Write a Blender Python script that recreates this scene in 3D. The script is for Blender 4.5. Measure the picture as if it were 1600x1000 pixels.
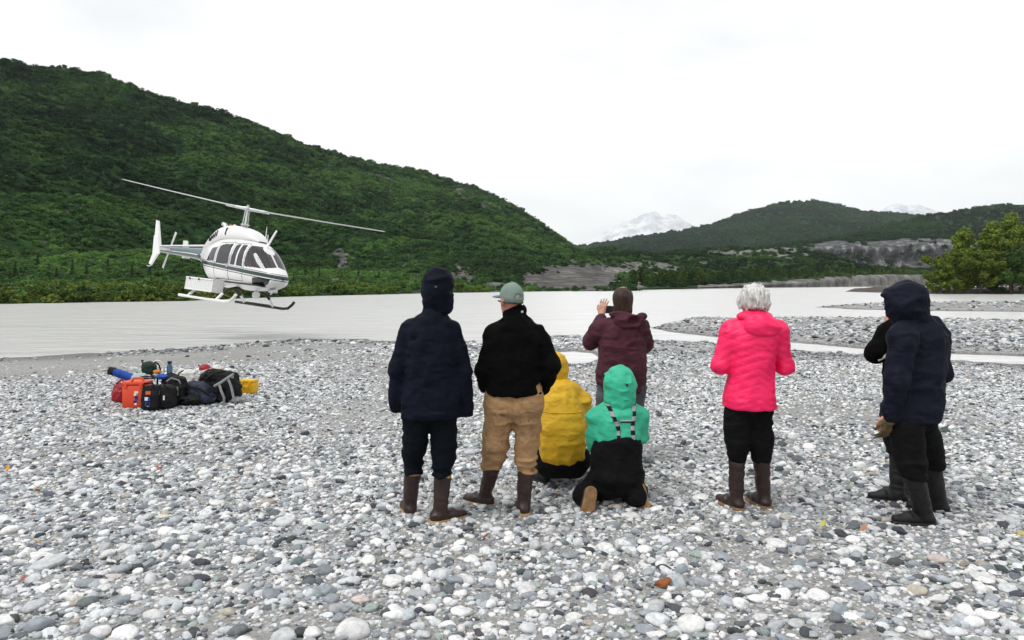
import bpy, bmesh, math, random
import numpy as np
from mathutils import Vector, Matrix, Euler

for _o in list(bpy.data.objects):
    bpy.data.objects.remove(_o, do_unlink=True)
scene = bpy.context.scene
COL = scene.collection
PI = math.pi

# ------------------------------------------------------------------ camera
F_PX, CX, HY = 1150.0, 800.0, 440.0        # focal length in photo pixels, principal column, horizon row
CAM_H = 1.72
cam_d = bpy.data.cameras.new('camera')
cam_d.sensor_width = 36.0
cam_d.lens = 36.0 * F_PX / 1600.0
cam_d.shift_y = -(500.0 - HY) / 1600.0
cam_d.clip_start, cam_d.clip_end = 0.05, 60000.0
cam = bpy.data.objects.new('camera', cam_d)
cam.location = (0, 0, CAM_H)
cam.rotation_euler = (PI / 2, 0, 0)
COL.objects.link(cam)
scene.camera = cam

# ------------------------------------------------------------------ sky (overcast) and soft sun
SUN_EL, SUN_AZ = 58.0, 235.0               # degrees; azimuth clockwise from +Y
world = bpy.data.worlds.new('World')
scene.world = world
world.use_nodes = True
wn, wl = world.node_tree.nodes, world.node_tree.links
wn.clear()
wo = wn.new('ShaderNodeOutputWorld')
bg = wn.new('ShaderNodeBackground'); bg.inputs['Strength'].default_value = 0.12
sky = wn.new('ShaderNodeTexSky'); sky.sky_type = 'NISHITA'; sky.sun_disc = False
sky.sun_elevation = math.radians(SUN_EL); sky.sun_rotation = math.radians(SUN_AZ)
sky.air_density, sky.dust_density, sky.ozone_density = 1.0, 3.0, 1.0
wtc = wn.new('ShaderNodeTexCoord')
wmap = wn.new('ShaderNodeMapping'); wmap.inputs['Scale'].default_value = (1.0, 1.0, 2.6)
wns = wn.new('ShaderNodeTexNoise'); wns.inputs['Scale'].default_value = 1.7
wns.inputs['Detail'].default_value = 5.0; wns.inputs['Roughness'].default_value = 0.5
wrp = wn.new('ShaderNodeValToRGB')
wrp.color_ramp.elements[0].position = 0.40; wrp.color_ramp.elements[0].color = (6.0, 6.1, 6.2, 1)
wrp.color_ramp.elements[1].position = 0.60; wrp.color_ramp.elements[1].color = (8.2, 8.2, 8.2, 1)
wmx = wn.new('ShaderNodeMix'); wmx.data_type = 'RGBA'; wmx.inputs['Factor'].default_value = 0.93
wl.new(wtc.outputs['Generated'], wmap.inputs['Vector'])
wl.new(wmap.outputs['Vector'], wns.inputs['Vector'])
wl.new(wns.outputs['Fac'], wrp.inputs['Fac'])
wl.new(sky.outputs['Color'], wmx.inputs['A'])
wl.new(wrp.outputs['Color'], wmx.inputs['B'])
wl.new(wmx.outputs['Result'], bg.inputs['Color'])
wl.new(bg.outputs['Background'], wo.inputs['Surface'])

sun_d = bpy.data.lights.new('sun', 'SUN')
sun_d.energy = 1.5; sun_d.angle = math.radians(30.0); sun_d.color = (1.0, 0.98, 0.95)
sun = bpy.data.objects.new('sun', sun_d)
_az, _el = math.radians(SUN_AZ), math.radians(SUN_EL)
_dir = Vector((math.sin(_az) * math.cos(_el), math.cos(_az) * math.cos(_el), math.sin(_el)))
sun.rotation_euler = (-_dir).to_track_quat('-Z', 'Y').to_euler()
sun.location = (0, 0, 50)
COL.objects.link(sun)

scene.view_settings.view_transform = 'Standard'
scene.view_settings.look = 'None'
scene.view_settings.gamma = 1.0
scene.view_settings.use_curve_mapping = False
scene.view_settings.exposure = 0.30
scene.render.engine = 'CYCLES'
scene.cycles.volume_bounces = 3
scene.cycles.transparent_max_bounces = 12
scene.cycles.max_bounces = 7
scene.cycles.diffuse_bounces = 3
scene.cycles.glossy_bounces = 3

# ------------------------------------------------------------------ helpers
rng = np.random.default_rng(7)
random.seed(7)

def at(px, py, z=0.0):
    """point on the horizontal plane z seen at photo pixel (px, py)"""
    d = (CAM_H - z) * F_PX / (py - HY)
    return ((px - CX) / F_PX * d, d, z)

def at_d(px, py, d):
    return ((px - CX) / F_PX * d, d, CAM_H + (HY - py) / F_PX * d)

def link(name, me, mat=None, parent=None):
    o = bpy.data.objects.new(name, me)
    COL.objects.link(o)
    if mat is not None and me is not None:
        me.materials.append(mat)
    if parent is not None:
        o.parent = parent
    return o

def mesh_np(name, V, Fq, smooth=True):
    """mesh from numpy vertices and an (n,3) or (n,4) face array"""
    V = np.asarray(V, np.float32); Fq = np.asarray(Fq, np.int32)
    me = bpy.data.meshes.new(name)
    k = Fq.shape[1]
    me.vertices.add(len(V)); me.vertices.foreach_set('co', V.ravel())
    me.loops.add(Fq.size); me.loops.foreach_set('vertex_index', Fq.ravel())
    me.polygons.add(len(Fq))
    me.polygons.foreach_set('loop_start', np.arange(0, Fq.size, k, dtype=np.int32))
    me.polygons.foreach_set('loop_total', np.full(len(Fq), k, np.int32))
    me.polygons.foreach_set('use_smooth', np.full(len(Fq), smooth, bool))
    me.update(calc_edges=True)
    me.validate()
    return me

def empty(name, loc=(0, 0, 0), rot=(0, 0, 0)):
    o = bpy.data.objects.new(name, None)
    o.location = loc; o.rotation_euler = rot
    o.empty_display_size = 0.2
    COL.objects.link(o)
    return o

def tag(o, label=None, cat=None, group=None, kind=None):
    if label: o['label'] = label
    if cat: o['category'] = cat
    if group: o['group'] = group
    if kind: o['kind'] = kind
    return o

# -- small modelling kit on bmesh
class MB:
    def __init__(self): self.bm = bmesh.new()
    def box(self, c, s, rot=None, bev=0.0):
        r = bmesh.ops.create_cube(self.bm, size=1.0)
        vs = r['verts']
        M = Matrix.Translation(Vector(c)) @ (rot.to_4x4() if rot is not None else Matrix.Identity(4)) @ Matrix.Diagonal((s[0], s[1], s[2], 1))
        bmesh.ops.transform(self.bm, matrix=M, verts=vs)
        if bev > 0:
            es = list({e for v in vs for e in v.link_edges})
            bmesh.ops.bevel(self.bm, geom=es, offset=bev, segments=2, affect='EDGES', profile=0.5)
        return self
    def tube(self, pts, r, n=8, closed=False, caps=True):
        pts = [Vector(p) for p in pts]
        rs = r if isinstance(r, (list, tuple)) else [r] * len(pts)
        rings = []
        prev = None
        for i, p in enumerate(pts):
            if closed: t = pts[(i + 1) % len(pts)] - pts[i - 1]
            else: t = pts[min(i + 1, len(pts) - 1)] - pts[max(i - 1, 0)]
            t.normalize()
            if prev is None:
                a = t.orthogonal().normalized()
            else:
                a = (prev - t * prev.dot(t))
                a = a.normalized() if a.length > 1e-6 else t.orthogonal().normalized()
            prev = a
            b = t.cross(a)
            rings.append([self.bm.verts.new(p + (a * math.cos(2 * PI * k / n) + b * math.sin(2 * PI * k / n)) * rs[i]) for k in range(n)])
        m = len(rings)
        for i in range(m if closed else m - 1):
            A, B = rings[i], rings[(i + 1) % m]
            for k in range(n):
                self.bm.faces.new((A[k], A[(k + 1) % n], B[(k + 1) % n], B[k]))
        if caps and not closed:
            self.bm.faces.new(rings[0][::-1]); self.bm.faces.new(rings[-1])
        return self
    def poly(self, pts, th, axis):
        """extruded polygon, axis = thickness vector"""
        ax = Vector(axis) * th * 0.5
        a = [self.bm.verts.new(Vector(p) - ax) for p in pts]
        b = [self.bm.verts.new(Vector(p) + ax) for p in pts]
        n = len(pts)
        self.bm.faces.new(a[::-1]); self.bm.faces.new(b)
        for i in range(n):
            self.bm.faces.new((a[i], a[(i + 1) % n], b[(i + 1) % n], b[i]))
        return self
    def disc(self, c, r, axis, th, n=20):
        ax = Vector(axis).normalized()
        return self.tube([Vector(c) - ax * th / 2, Vector(c) + ax * th / 2], r, n)
    def build(self, name, mat, parent=None, smooth=False):
        me = bpy.data.meshes.new(name)
        bmesh.ops.recalc_face_normals(self.bm, faces=self.bm.faces[:])
        for f in self.bm.faces: f.smooth = smooth
        self.bm.to_mesh(me); self.bm.free()
        if smooth: 
            try: me.set_sharp_from_angle(angle=math.radians(40))
            except Exception: pass
        return link(name, me, mat, parent)

# -- value noise
_LAT = np.random.default_rng(3).random((64, 64, 64)).astype(np.float32) * 2 - 1
def vnoise(x, y, z):
    x = np.asarray(x, np.float32); y = np.asarray(y, np.float32); z = np.asarray(z, np.float32)
    x, y, z = np.broadcast_arrays(x, y, z)
    ix, iy, iz = np.floor(x).astype(np.int32), np.floor(y).astype(np.int32), np.floor(z).astype(np.int32)
    fx, fy, fz = x - ix, y - iy, z - iz
    fx, fy, fz = [t * t * (3 - 2 * t) for t in (fx, fy, fz)]
    ix &= 63; iy &= 63; iz &= 63
    jx, jy, jz = (ix + 1) & 63, (iy + 1) & 63, (iz + 1) & 63
    L = _LAT
    a = L[ix, iy, iz] * (1 - fx) + L[jx, iy, iz] * fx
    b = L[ix, jy, iz] * (1 - fx) + L[jx, jy, iz] * fx
    c = L[ix, iy, jz] * (1 - fx) + L[jx, iy, jz] * fx
    d = L[ix, jy, jz] * (1 - fx) + L[jx, jy, jz] * fx
    return (a * (1 - fy) + b * fy) * (1 - fz) + (c * (1 - fy) + d * fy) * fz
def fbm(x, y, z=0.0, o=4):
    s, a, t = 0, 1.0, 0
    for i in range(o):
        s = s + a * vnoise(np.asarray(x) * 2 ** i + 17.3 * i, np.asarray(y) * 2 ** i + 5.1 * i, np.asarray(z) * 2 ** i + 9.7 * i)
        t += a; a *= 0.5
    return s / t

# -- materials
def new_mat(name, rough=0.8, spec=0.3):
    m = bpy.data.materials.new(name); m.use_nodes = True
    nt = m.node_tree
    b = nt.nodes['Principled BSDF']
    b.inputs['Roughness'].default_value = rough
    b.inputs['Specular IOR Level'].default_value = spec
    return m, nt, b
def N(nt, t, **kw):
    n = nt.nodes.new(t)
    for k, v in kw.items():
        if k in n.inputs: n.inputs[k].default_value = v
        else: setattr(n, k, v)
    return n
def ramp(nt, stops, interp='LINEAR'):
    r = nt.nodes.new('ShaderNodeValToRGB')
    cr = r.color_ramp; cr.interpolation = interp
    while len(cr.elements) < len(stops): cr.elements.new(0.5)
    for e, (p, c) in zip(cr.elements, stops):
        e.position = p; e.color = (*c, 1) if len(c) == 3 else c
    return r
def mixc(nt, fac, a, b, blend='MIX'):
    m = nt.nodes.new('ShaderNodeMix'); m.data_type = 'RGBA'; m.blend_type = blend
    for v, k in ((fac, 'Factor'), (a, 'A'), (b, 'B')):
        if isinstance(v, (int, float)): m.inputs[k].default_value = v
        elif isinstance(v, tuple): m.inputs[k].default_value = (*v, 1) if len(v) == 3 else v
        else: nt.links.new(v, m.inputs[k])
    return m.outputs['Result']

def cloth(name, col, rough=0.85, var=0.25, wscale=22.0, bump=0.35, sheen=0.0, dirt=None, fine=420.0, spec=0.25):
    """woven cloth: slight tone variation, creases and weave as bump"""
    m, nt, b = new_mat(name, rough, spec)
    L = nt.links
    tc = N(nt, 'ShaderNodeTexCoord')
    n1 = N(nt, 'ShaderNodeTexNoise', Scale=6.0, Detail=5.0)
    L.new(tc.outputs['Object'], n1.inputs['Vector'])
    r = ramp(nt, [(0.3, tuple(c * (1 - var) for c in col)), (0.7, tuple(min(1, c * (1 + var)) for c in col))])
    L.new(n1.outputs['Fac'], r.inputs['Fac'])
    out = r.outputs['Color']
    if dirt:
        n3 = N(nt, 'ShaderNodeTexNoise', Scale=9.0, Detail=6.0, Roughness=0.65)
        L.new(tc.outputs['Object'], n3.inputs['Vector'])
        rr = ramp(nt, [(0.5, (0, 0, 0)), (0.68, (1, 1, 1))]); L.new(n3.outputs['Fac'], rr.inputs['Fac'])
        out = mixc(nt, rr.outputs['Color'], out, dirt)
    L.new(out, b.inputs['Base Color'])
    mp = N(nt, 'ShaderNodeMapping'); mp.inputs['Scale'].default_value = (1, 1, 1.7)
    L.new(tc.outputs['Object'], mp.inputs['Vector'])
    n2 = N(nt, 'ShaderNodeTexNoise', Scale=wscale, Detail=4.0, Distortion=0.6)
    L.new(mp.outputs['Vector'], n2.inputs['Vector'])
    nf = N(nt, 'ShaderNodeTexNoise', Scale=fine, Detail=1.0)
    L.new(tc.outputs['Object'], nf.inputs['Vector'])
    b1 = N(nt, 'ShaderNodeBump', Strength=bump, Distance=0.02); L.new(n2.outputs['Fac'], b1.inputs['Height'])
    b2 = N(nt, 'ShaderNodeBump', Strength=0.15, Distance=0.002); L.new(nf.outputs['Fac'], b2.inputs['Height'])
    L.new(b1.outputs['Normal'], b2.inputs['Normal']); L.new(b2.outputs['Normal'], b.inputs['Normal'])
    if sheen: b.inputs['Sheen Weight'].default_value = sheen
    return m

def plain(name, col, rough=0.5, metal=0.0, spec=0.4, var=0.12, scale=8.0, bump=0.1, coat=0.0):
    m, nt, b = new_mat(name, rough, spec)
    L = nt.links
    tc = N(nt, 'ShaderNodeTexCoord')
    n1 = N(nt, 'ShaderNodeTexNoise', Scale=scale, Detail=6.0, Roughness=0.6)
    L.new(tc.outputs['Object'], n1.inputs['Vector'])
    r = ramp(nt, [(0.3, tuple(c * (1 - var) for c in col)), (0.7, tuple(min(1, c * (1 + var)) for c in col))])
    L.new(n1.outputs['Fac'], r.inputs['Fac']); L.new(r.outputs['Color'], b.inputs['Base Color'])
    bp = N(nt, 'ShaderNodeBump', Strength=bump, Distance=0.01); L.new(n1.outputs['Fac'], bp.inputs['Height'])
    L.new(bp.outputs['Normal'], b.inputs['Normal'])
    b.inputs['Metallic'].default_value = metal
    if coat: b.inputs['Coat Weight'].default_value = coat
    return m
# ================================================================== THE GROUND: gravel bar, islands, river
ZW = -0.30                                       # river level; the gravel by the people is z = 0
def wl(px, py): return at(px, py, ZW)[:2]        # a waterline pixel -> world xy
MAIN = [wl(*p) for p in [(-900, 600), (-300, 578), (0, 559), (60, 556), (120, 552), (250, 547), (330, 542), (400, 535), (470, 529),
        (560, 528), (640, 530), (760, 529), (870, 523), (930, 521), (985, 525), (1017, 529), (1100, 536), (1230, 545), (1360, 555), (1600, 569), (2000, 592), (2600, 640)]] + [(90, -70), (-90, -70)]
BARB = [wl(*p) for p in [(1011, 513), (1045, 506), (1072, 499), (1078, 497), (1130, 500.5), (1200, 499), (1300, 499), (1450, 501), (1600, 504), (2300, 512),
        (2300, 590), (1600, 558), (1480, 553), (1370, 547), (1240, 535), (1130, 527), (1060, 520)]]
BARA = [wl(*p) for p in [(1268, 480), (1300, 477), (1345, 474), (1450, 473), (1600, 471), (2100, 470), (2100, 492), (1600, 487.5), (1450, 486), (1340, 484)]]
PUD = [wl(*p) for p in [(835, 556), (862, 551), (900, 549), (930, 553), (936, 560), (915, 567), (885, 570), (845, 567)]]
PUD2 = [wl(*p) for p in [(1012, 590), (1040, 583), (1085, 581), (1118, 586), (1105, 593), (1060, 598), (1025, 598)]]
def sdist(x, y, poly):
    """signed distance to a polygon, positive inside"""
    P = np.array(poly); Q = np.roll(P, -1, 0)
    x = np.asarray(x, float); y = np.asarray(y, float)
    best = np.full(x.shape, 1e9); ins = np.zeros(x.shape, bool)
    for (ax, ay), (bx, by) in zip(P, Q):
        ex, ey = bx - ax, by - ay
        t = np.clip(((x - ax) * ex + (y - ay) * ey) / (ex * ex + ey * ey + 1e-12), 0, 1)
        best = np.minimum(best, np.hypot(x - ax - t * ex, y - ay - t * ey))
        c = ((ay > y) != (by > y)) & (x < (bx - ax) * (y - ay) / (by - ay + 1e-12) + ax)
        ins ^= c
    return np.where(ins, best, -best)
def sstep(t): t = np.clip(t, 0, 1); return t * t * (3 - 2 * t)
def ground(x, y):
    """height of the bed and of the gravel above water"""
    x = np.asarray(x, float); y = np.asarray(y, float)
    wob = 0.5 * fbm(x * 0.35, y * 0.35, 3.3, 3) * np.clip(y / 12 - 0.8, 0, 1.2)
    s = sdist(x, y, MAIN) + wob
    z = np.where(s > 0, ZW + (-ZW) * sstep(s / 11.0) ** 0.8, ZW + s * 0.07)
    for poly, h, w in ((BARB, 0.20, 1.6), (BARA, 0.14, 3.0)):
        sb = sdist(x, y, poly) + wob * 0.8
        z = np.maximum(z, np.where(sb > 0, ZW + h * sstep(sb / w), ZW + sb * 0.12))
    for poly in (PUD,):
        sp = sdist(x, y, poly) + wob * 0.6
        z = np.minimum(z, np.where(sp > 0, ZW - np.minimum(sp * 0.06, 0.05), ZW - sp * 0.12))
    near = np.clip(1 - (s < 0) * 1.0, 0, 1)
    z = z + 0.012 * fbm(x * 1.1, y * 1.1, 0.7, 3) * near + 0.03 * fbm(x * 0.22, y * 0.22, 5.0, 2) * np.clip((y - 9) / 6, 0, 1) * near
    return np.maximum(z, -1.4)
def axis(lo, hi, n, c, k):
    t = np.linspace(-1, 1, n); u = np.sinh(k * t) / np.sinh(k)
    return np.where(u < 0, c + u * (c - lo), c + u * (hi - c))
def grid_mesh(name, X, Y, Z):
    n, m = X.shape
    idx = np.arange(n * m).reshape(n, m)
    Fq = np.stack([idx[:-1, :-1], idx[1:, :-1], idx[1:, 1:], idx[:-1, 1:]], -1).reshape(-1, 4)
    return mesh_np(name, np.stack([X, Y, Z], -1).reshape(-1, 3), Fq)

# gravel material
def gravel_material():
    m, nt, b = new_mat('river gravel', 0.9, 0.2)
    L = nt.links
    tc = N(nt, 'ShaderNodeTexCoord')
    big = N(nt, 'ShaderNodeTexNoise', Scale=0.35, Detail=5.0); L.new(tc.outputs['Object'], big.inputs['Vector'])
    v = N(nt, 'ShaderNodeTexVoronoi', Scale=38.0); L.new(tc.outputs['Object'], v.inputs['Vector'])
    v2 = N(nt, 'ShaderNodeTexVoronoi', Scale=85.0); L.new(tc.outputs['Object'], v2.inputs['Vector'])
    fine = N(nt, 'ShaderNodeTexNoise', Scale=160.0, Detail=3.0); L.new(tc.outputs['Object'], fine.inputs['Vector'])
    sand = ramp(nt, [(0.3, (0.20, 0.195, 0.185)), (0.7, (0.34, 0.335, 0.32))]); L.new(fine.outputs['Fac'], sand.inputs['Fac'])
    sep = N(nt, 'ShaderNodeSeparateColor'); L.new(v.outputs['Color'], sep.inputs['Color'])
    peb = ramp(nt, [(0.0, (0.11, 0.12, 0.13)), (0.3, (0.22, 0.23, 0.24)), (0.6, (0.40, 0.405, 0.41)), (0.85, (0.55, 0.55, 0.54)), (1.0, (0.7, 0.69, 0.67))])
    L.new(sep.outputs[0], peb.inputs['Fac'])
    mask = ramp(nt, [(0.42, (1, 1, 1)), (0.60, (0.12, 0.12, 0.12))]); L.new(big.outputs['Fac'], mask.inputs['Fac'])
    gap = ramp(nt, [(0.35, (1, 1, 1)), (0.6, (0, 0, 0))]); L.new(v.outputs['Distance'], gap.inputs['Fac'])
    mm = N(nt, 'ShaderNodeMath', operation='MULTIPLY'); L.new(mask.outputs['Color'], mm.inputs[0]); L.new(gap.outputs['Color'], mm.inputs[1])
    c = mixc(nt, mm.outputs[0], sand.outputs['Color'], peb.outputs['Color'])
    # damp strip: wet by height over the river
    geo = N(nt, 'ShaderNodeNewGeometry'); sx = N(nt, 'ShaderNodeSeparateXYZ'); L.new(geo.outputs['Position'], sx.inputs[0])
    wet = N(nt, 'ShaderNodeMapRange'); wet.inputs['From Min'].default_value = ZW; wet.inputs['From Max'].default_value = ZW + 0.06
    wet.inputs['To Min'].default_value = 0.45; wet.inputs['To Max'].default_value = 1.0; L.new(sx.outputs['Z'], wet.inputs['Value'])
    c = mixc(nt, 1.0, c, wet.outputs['Result'], 'MULTIPLY')
    L.new(c, b.inputs['Base Color'])
    L.new(wet.outputs['Result'], b.inputs['Roughness'])
    b1 = N(nt, 'ShaderNodeBump', Strength=0.7, Distance=0.012, invert=True); L.new(v.outputs['Distance'], b1.inputs['Height'])
    b2 = N(nt, 'ShaderNodeBump', Strength=0.5, Distance=0.004, invert=True); L.new(v2.outputs['Distance'], b2.inputs['Height'])
    L.new(b1.outputs['Normal'], b2.inputs['Normal']); L.new(b2.outputs['Normal'], b.inputs['Normal'])
    return m
M_GRAVEL = gravel_material()
ax_ = axis(-600, 700, 330, 0.0, 4.6); ay_ = axis(-70, 520, 360, 9.0, 4.0)
GX, GY = np.meshgrid(ax_, ay_, indexing='ij')
gm = grid_mesh('gravel_ground', GX, GY, ground(GX, GY))
tag(link('gravel_ground', gm, M_GRAVEL), kind='structure')

# river: milky glacial water
def water_material():
    m, nt, b = new_mat('silty river water', 0.22, 0.5)
    L = nt.links
    tc = N(nt, 'ShaderNodeTexCoord')
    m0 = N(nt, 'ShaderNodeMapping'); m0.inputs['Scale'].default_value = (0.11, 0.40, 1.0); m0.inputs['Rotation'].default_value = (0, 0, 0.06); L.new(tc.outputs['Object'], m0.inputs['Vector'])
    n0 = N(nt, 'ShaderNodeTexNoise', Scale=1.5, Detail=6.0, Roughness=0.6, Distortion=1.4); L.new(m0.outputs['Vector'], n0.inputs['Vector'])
    r = ramp(nt, [(0.25, (0.52, 0.515, 0.50)), (0.36, (0.645, 0.64, 0.625)), (0.6, (0.69, 0.685, 0.67))]); L.new(n0.outputs['Fac'], r.inputs['Fac'])  # darker dashes put ripple shading into the water colour
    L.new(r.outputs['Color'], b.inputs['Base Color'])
    mp = N(nt, 'ShaderNodeMapping'); mp.inputs['Scale'].default_value = (0.35, 1.0, 1.0); mp.inputs['Rotation'].default_value = (0, 0, 0.12)
    L.new(tc.outputs['Object'], mp.inputs['Vector'])
    n1 = N(nt, 'ShaderNodeTexNoise', Scale=0.9, Detail=5.0, Roughness=0.55, Distortion=0.8); L.new(mp.outputs['Vector'], n1.inputs['Vector'])
    n2 = N(nt, 'ShaderNodeTexNoise', Scale=6.0, Detail=3.0); L.new(mp.outputs['Vector'], n2.inputs['Vector'])
    b1 = N(nt, 'ShaderNodeBump', Strength=0.4, Distance=0.25); L.new(n1.outputs['Fac'], b1.inputs['Height'])
    b2 = N(nt, 'ShaderNodeBump', Strength=0.4, Distance=0.03); L.new(n2.outputs['Fac'], b2.inputs['Height'])
    L.new(b1.outputs['Normal'], b2.inputs['Normal']); L.new(b2.outputs['Normal'], b.inputs['Normal'])
    return m
wx = axis(-900, 900, 220, -8.0, 4.2); wy = axis(6, 620, 240, 24.0, 3.6)
WX, WY = np.meshgrid(wx, wy, indexing='ij')
amp = np.clip((WY - 18) / 12, 0.05, 1) * np.clip(1 - (WX - 4) / 10, 0.15, 1)
WZ = ZW + 0.018 * amp * np.clip(1.6 - WY / 70, 0, 1) * fbm(WX * 0.30, WY * 0.9, 1.5, 3)
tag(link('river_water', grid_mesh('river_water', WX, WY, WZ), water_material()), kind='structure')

# ================================================================== TERRAIN seen beyond the river
def foliage_ground(name, cols, rock=None, rock_amt=0.62, scale=0.03):
    """far shrub cover as a material on the bare hill; leaf clumps are built on top where they can be told apart"""
    m, nt, b = new_mat(name, 0.95, 0.1)
    L = nt.links
    tc = N(nt, 'ShaderNodeTexCoord')
    n1 = N(nt, 'ShaderNodeTexNoise', Scale=scale, Detail=8.0, Roughness=0.68); L.new(tc.outputs['Object'], n1.inputs['Vector'])
    r = ramp(nt, [(0.28, cols[0]), (0.5, cols[1]), (0.72, cols[2])]); L.new(n1.outputs['Fac'], r.inputs['Fac'])
    v = N(nt, 'ShaderNodeTexVoronoi', Scale=scale * 7); L.new(tc.outputs['Object'], v.inputs['Vector'])
    rv = ramp(nt, [(0.0, (1.25, 1.25, 1.25)), (0.75, (0.5, 0.5, 0.5))]); L.new(v.outputs['Distance'], rv.inputs['Fac'])
    c = mixc(nt, 1.0, r.outputs['Color'], rv.outputs['Color'], 'MULTIPLY')
    if rock:
        att = N(nt, 'ShaderNodeAttribute', attribute_name='rock')
        mp = N(nt, 'ShaderNodeMapping'); mp.inputs['Scale'].default_value = (1, 1, 0.55); L.new(tc.outputs['Object'], mp.inputs['Vector'])
        n2 = N(nt, 'ShaderNodeTexNoise', Scale=scale * 5, Detail=9.0, Roughness=0.72); L.new(mp.outputs['Vector'], n2.inputs['Vector'])
        rr = ramp(nt, [(0.36, rock[0]), (0.52, rock[1]), (0.68, rock[2])]); L.new(n2.outputs['Fac'], rr.inputs['Fac'])
        sm = N(nt, 'ShaderNodeMath', operation='ADD'); L.new(att.outputs['Fac'], sm.inputs[0])
        n3 = N(nt, 'ShaderNodeTexNoise', Scale=scale * 3, Detail=8.0, Roughness=0.7); L.new(tc.outputs['Object'], n3.inputs['Vector'])
        L.new(n3.outputs['Fac'], sm.inputs[1])
        mk = ramp(nt, [(0.92, (0, 0, 0)), (1.04, (1, 1, 1))]); 
        ml = N(nt, 'ShaderNodeMath', operation='MULTIPLY'); ml.inputs[1].default_value = 1.0
        L.new(sm.outputs[0], ml.inputs[0]); L.new(ml.outputs[0], mk.inputs['Fac'])
        c = mixc(nt, mk.outputs['Color'], c, rr.outputs['Color'])
    L.new(c, b.inputs['Base Color'])
    bp = N(nt, 'ShaderNodeBump', Strength=1.0, Distance=0.12 / scale); L.new(n1.outputs['Fac'], bp.inputs['Height'])
    bv = N(nt, 'ShaderNodeBump', Strength=0.8, Distance=0.04 / scale, invert=True); L.new(v.outputs['Distance'], bv.inputs['Height'])
    L.new(bp.outputs['Normal'], bv.inputs['Normal']); L.new(bv.outputs['Normal'], b.inputs['Normal'])
    return m

class Terrain:
    """heightfield over (bearing, distance): every bearing has a list of (distance, height) control points"""
    def __init__(self, pxs, cols, ctrl, noise_amp, noise_len, back=1.6, rows=120, seed=0.0, tw=None, gully=0.0, lumps=0.0, damp=0.75):
        # ctrl: list of K arrays pairs (d[px], z[px]) given at key px 'pxs'
        self.px = np.linspace(pxs[0], pxs[-1], cols)
        K = len(ctrl)
        D = np.stack([np.interp(self.px, pxs, c[0]) for c in ctrl]); Z = np.stack([np.interp(self.px, pxs, c[1]) for c in ctrl])
        t = np.linspace(0, 1, rows)
        tk = np.array(tw) if tw else np.linspace(0, 1, K)
        # smooth (Catmull-like) interpolation with np.interp on smoothed parameter
        def interp(A):
            out = np.zeros((cols, rows))
            for j in range(K - 1):
                sel = (t >= tk[j]) & (t <= tk[j + 1] + 1e-9)
                u = (t[sel] - tk[j]) / (tk[j + 1] - tk[j])
                m0 = (A[min(j + 1, K - 1)] - A[max(j - 1, 0)]) / (tk[min(j + 1, K - 1)] - tk[max(j - 1, 0)])
                m1 = (A[min(j + 2, K - 1)] - A[j]) / (tk[min(j + 2, K - 1)] - tk[j])
                h = tk[j + 1] - tk[j]
                u = u[None, :]
                out[:, sel] = ((2 * u**3 - 3 * u**2 + 1) * A[j][:, None] + (u**3 - 2 * u**2 + u) * h * m0[:, None]
                               + (-2 * u**3 + 3 * u**2) * A[j + 1][:, None] + (u**3 - u**2) * h * m1[:, None])
            return out
        d = interp(D); z = interp(Z)
        nb = 14
        db = d[:, -1:] * (1 + (back - 1) * np.linspace(0, 1, nb + 1)[None, 1:])
        zb = z[:, -1:] * (1 - np.linspace(0, 1, nb + 1)[None, 1:] ** 1.3 * 1.2)
        self.nvis = rows
        d = np.concatenate([d, db], 1); z = np.concatenate([z, zb], 1)
        tt = np.concatenate([t, np.ones(nb)])[None, :]
        self.X = (self.px[:, None] - CX) / F_PX * d; self.Y = d
        amp = noise_amp * np.clip((d - D[0][:, None]) / (D[-1] - D[0])[:, None] * 2.2 - 0.12, 0, 1)
        amp = amp * (1 - damp * np.clip(tt, 0, 1) ** 6)
        nz = fbm(self.X / noise_len + seed, self.Y / noise_len, seed, 5)
        z = z + amp * nz + lumps * np.clip(amp / max(noise_amp, 1e-6), 0, 1) * fbm(self.X / (noise_len * .3), self.Y / (noise_len * .3), seed + 3, 3)
        if gully:
            g = np.abs(fbm(self.X / (noise_len * 1.3) + 31 + seed, self.Y / (noise_len * 3.2), 2.2 + seed, 3))
            z = z - gully * np.clip(amp / max(noise_amp, 1e-6), 0, 1) * np.exp(-(g * 7) ** 2) * np.clip(1.15 - tt, 0, 1)
        self.Z = z
    def mesh(self, name, mat, rockf=None):
        me = grid_mesh(name, self.X, self.Y, self.Z)
        r = np.zeros(self.X.shape) if rockf is None else rockf(self)
        a = me.attributes.new('rock', 'FLOAT', 'POINT'); a.data.foreach_set('value', r.astype(np.float32).ravel())
        return tag(link(name, me, mat), kind='structure')
    def pix(self):
        return self.px[:, None] + 0 * self.Y, HY - (self.Z - CAM_H) / self.Y * F_PX
    def sample(self, n, rs, weight=None):
        """random surface points, even over the picture-facing area; returns xyz, px, py"""
        c = rs.random(n) * (len(self.px) - 1.001); r = rs.random(n) * (self.nvis - 1.001)
        i, j = c.astype(int), r.astype(int); u, v = c - i, r - j
        def g(A): return (A[i, j] * (1 - u) * (1 - v) + A[i + 1, j] * u * (1 - v) + A[i, j + 1] * (1 - u) * v + A[i + 1, j + 1] * u * v)
        x, y, z = g(self.X), g(self.Y), g(self.Z)
        return np.stack([x, y, z], -1), CX + x / y * F_PX, HY - (z - CAM_H) / y * F_PX

def zr(py, d): return CAM_H + (HY - np.asarray(py, float)) / F_PX * np.asarray(d, float)

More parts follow.
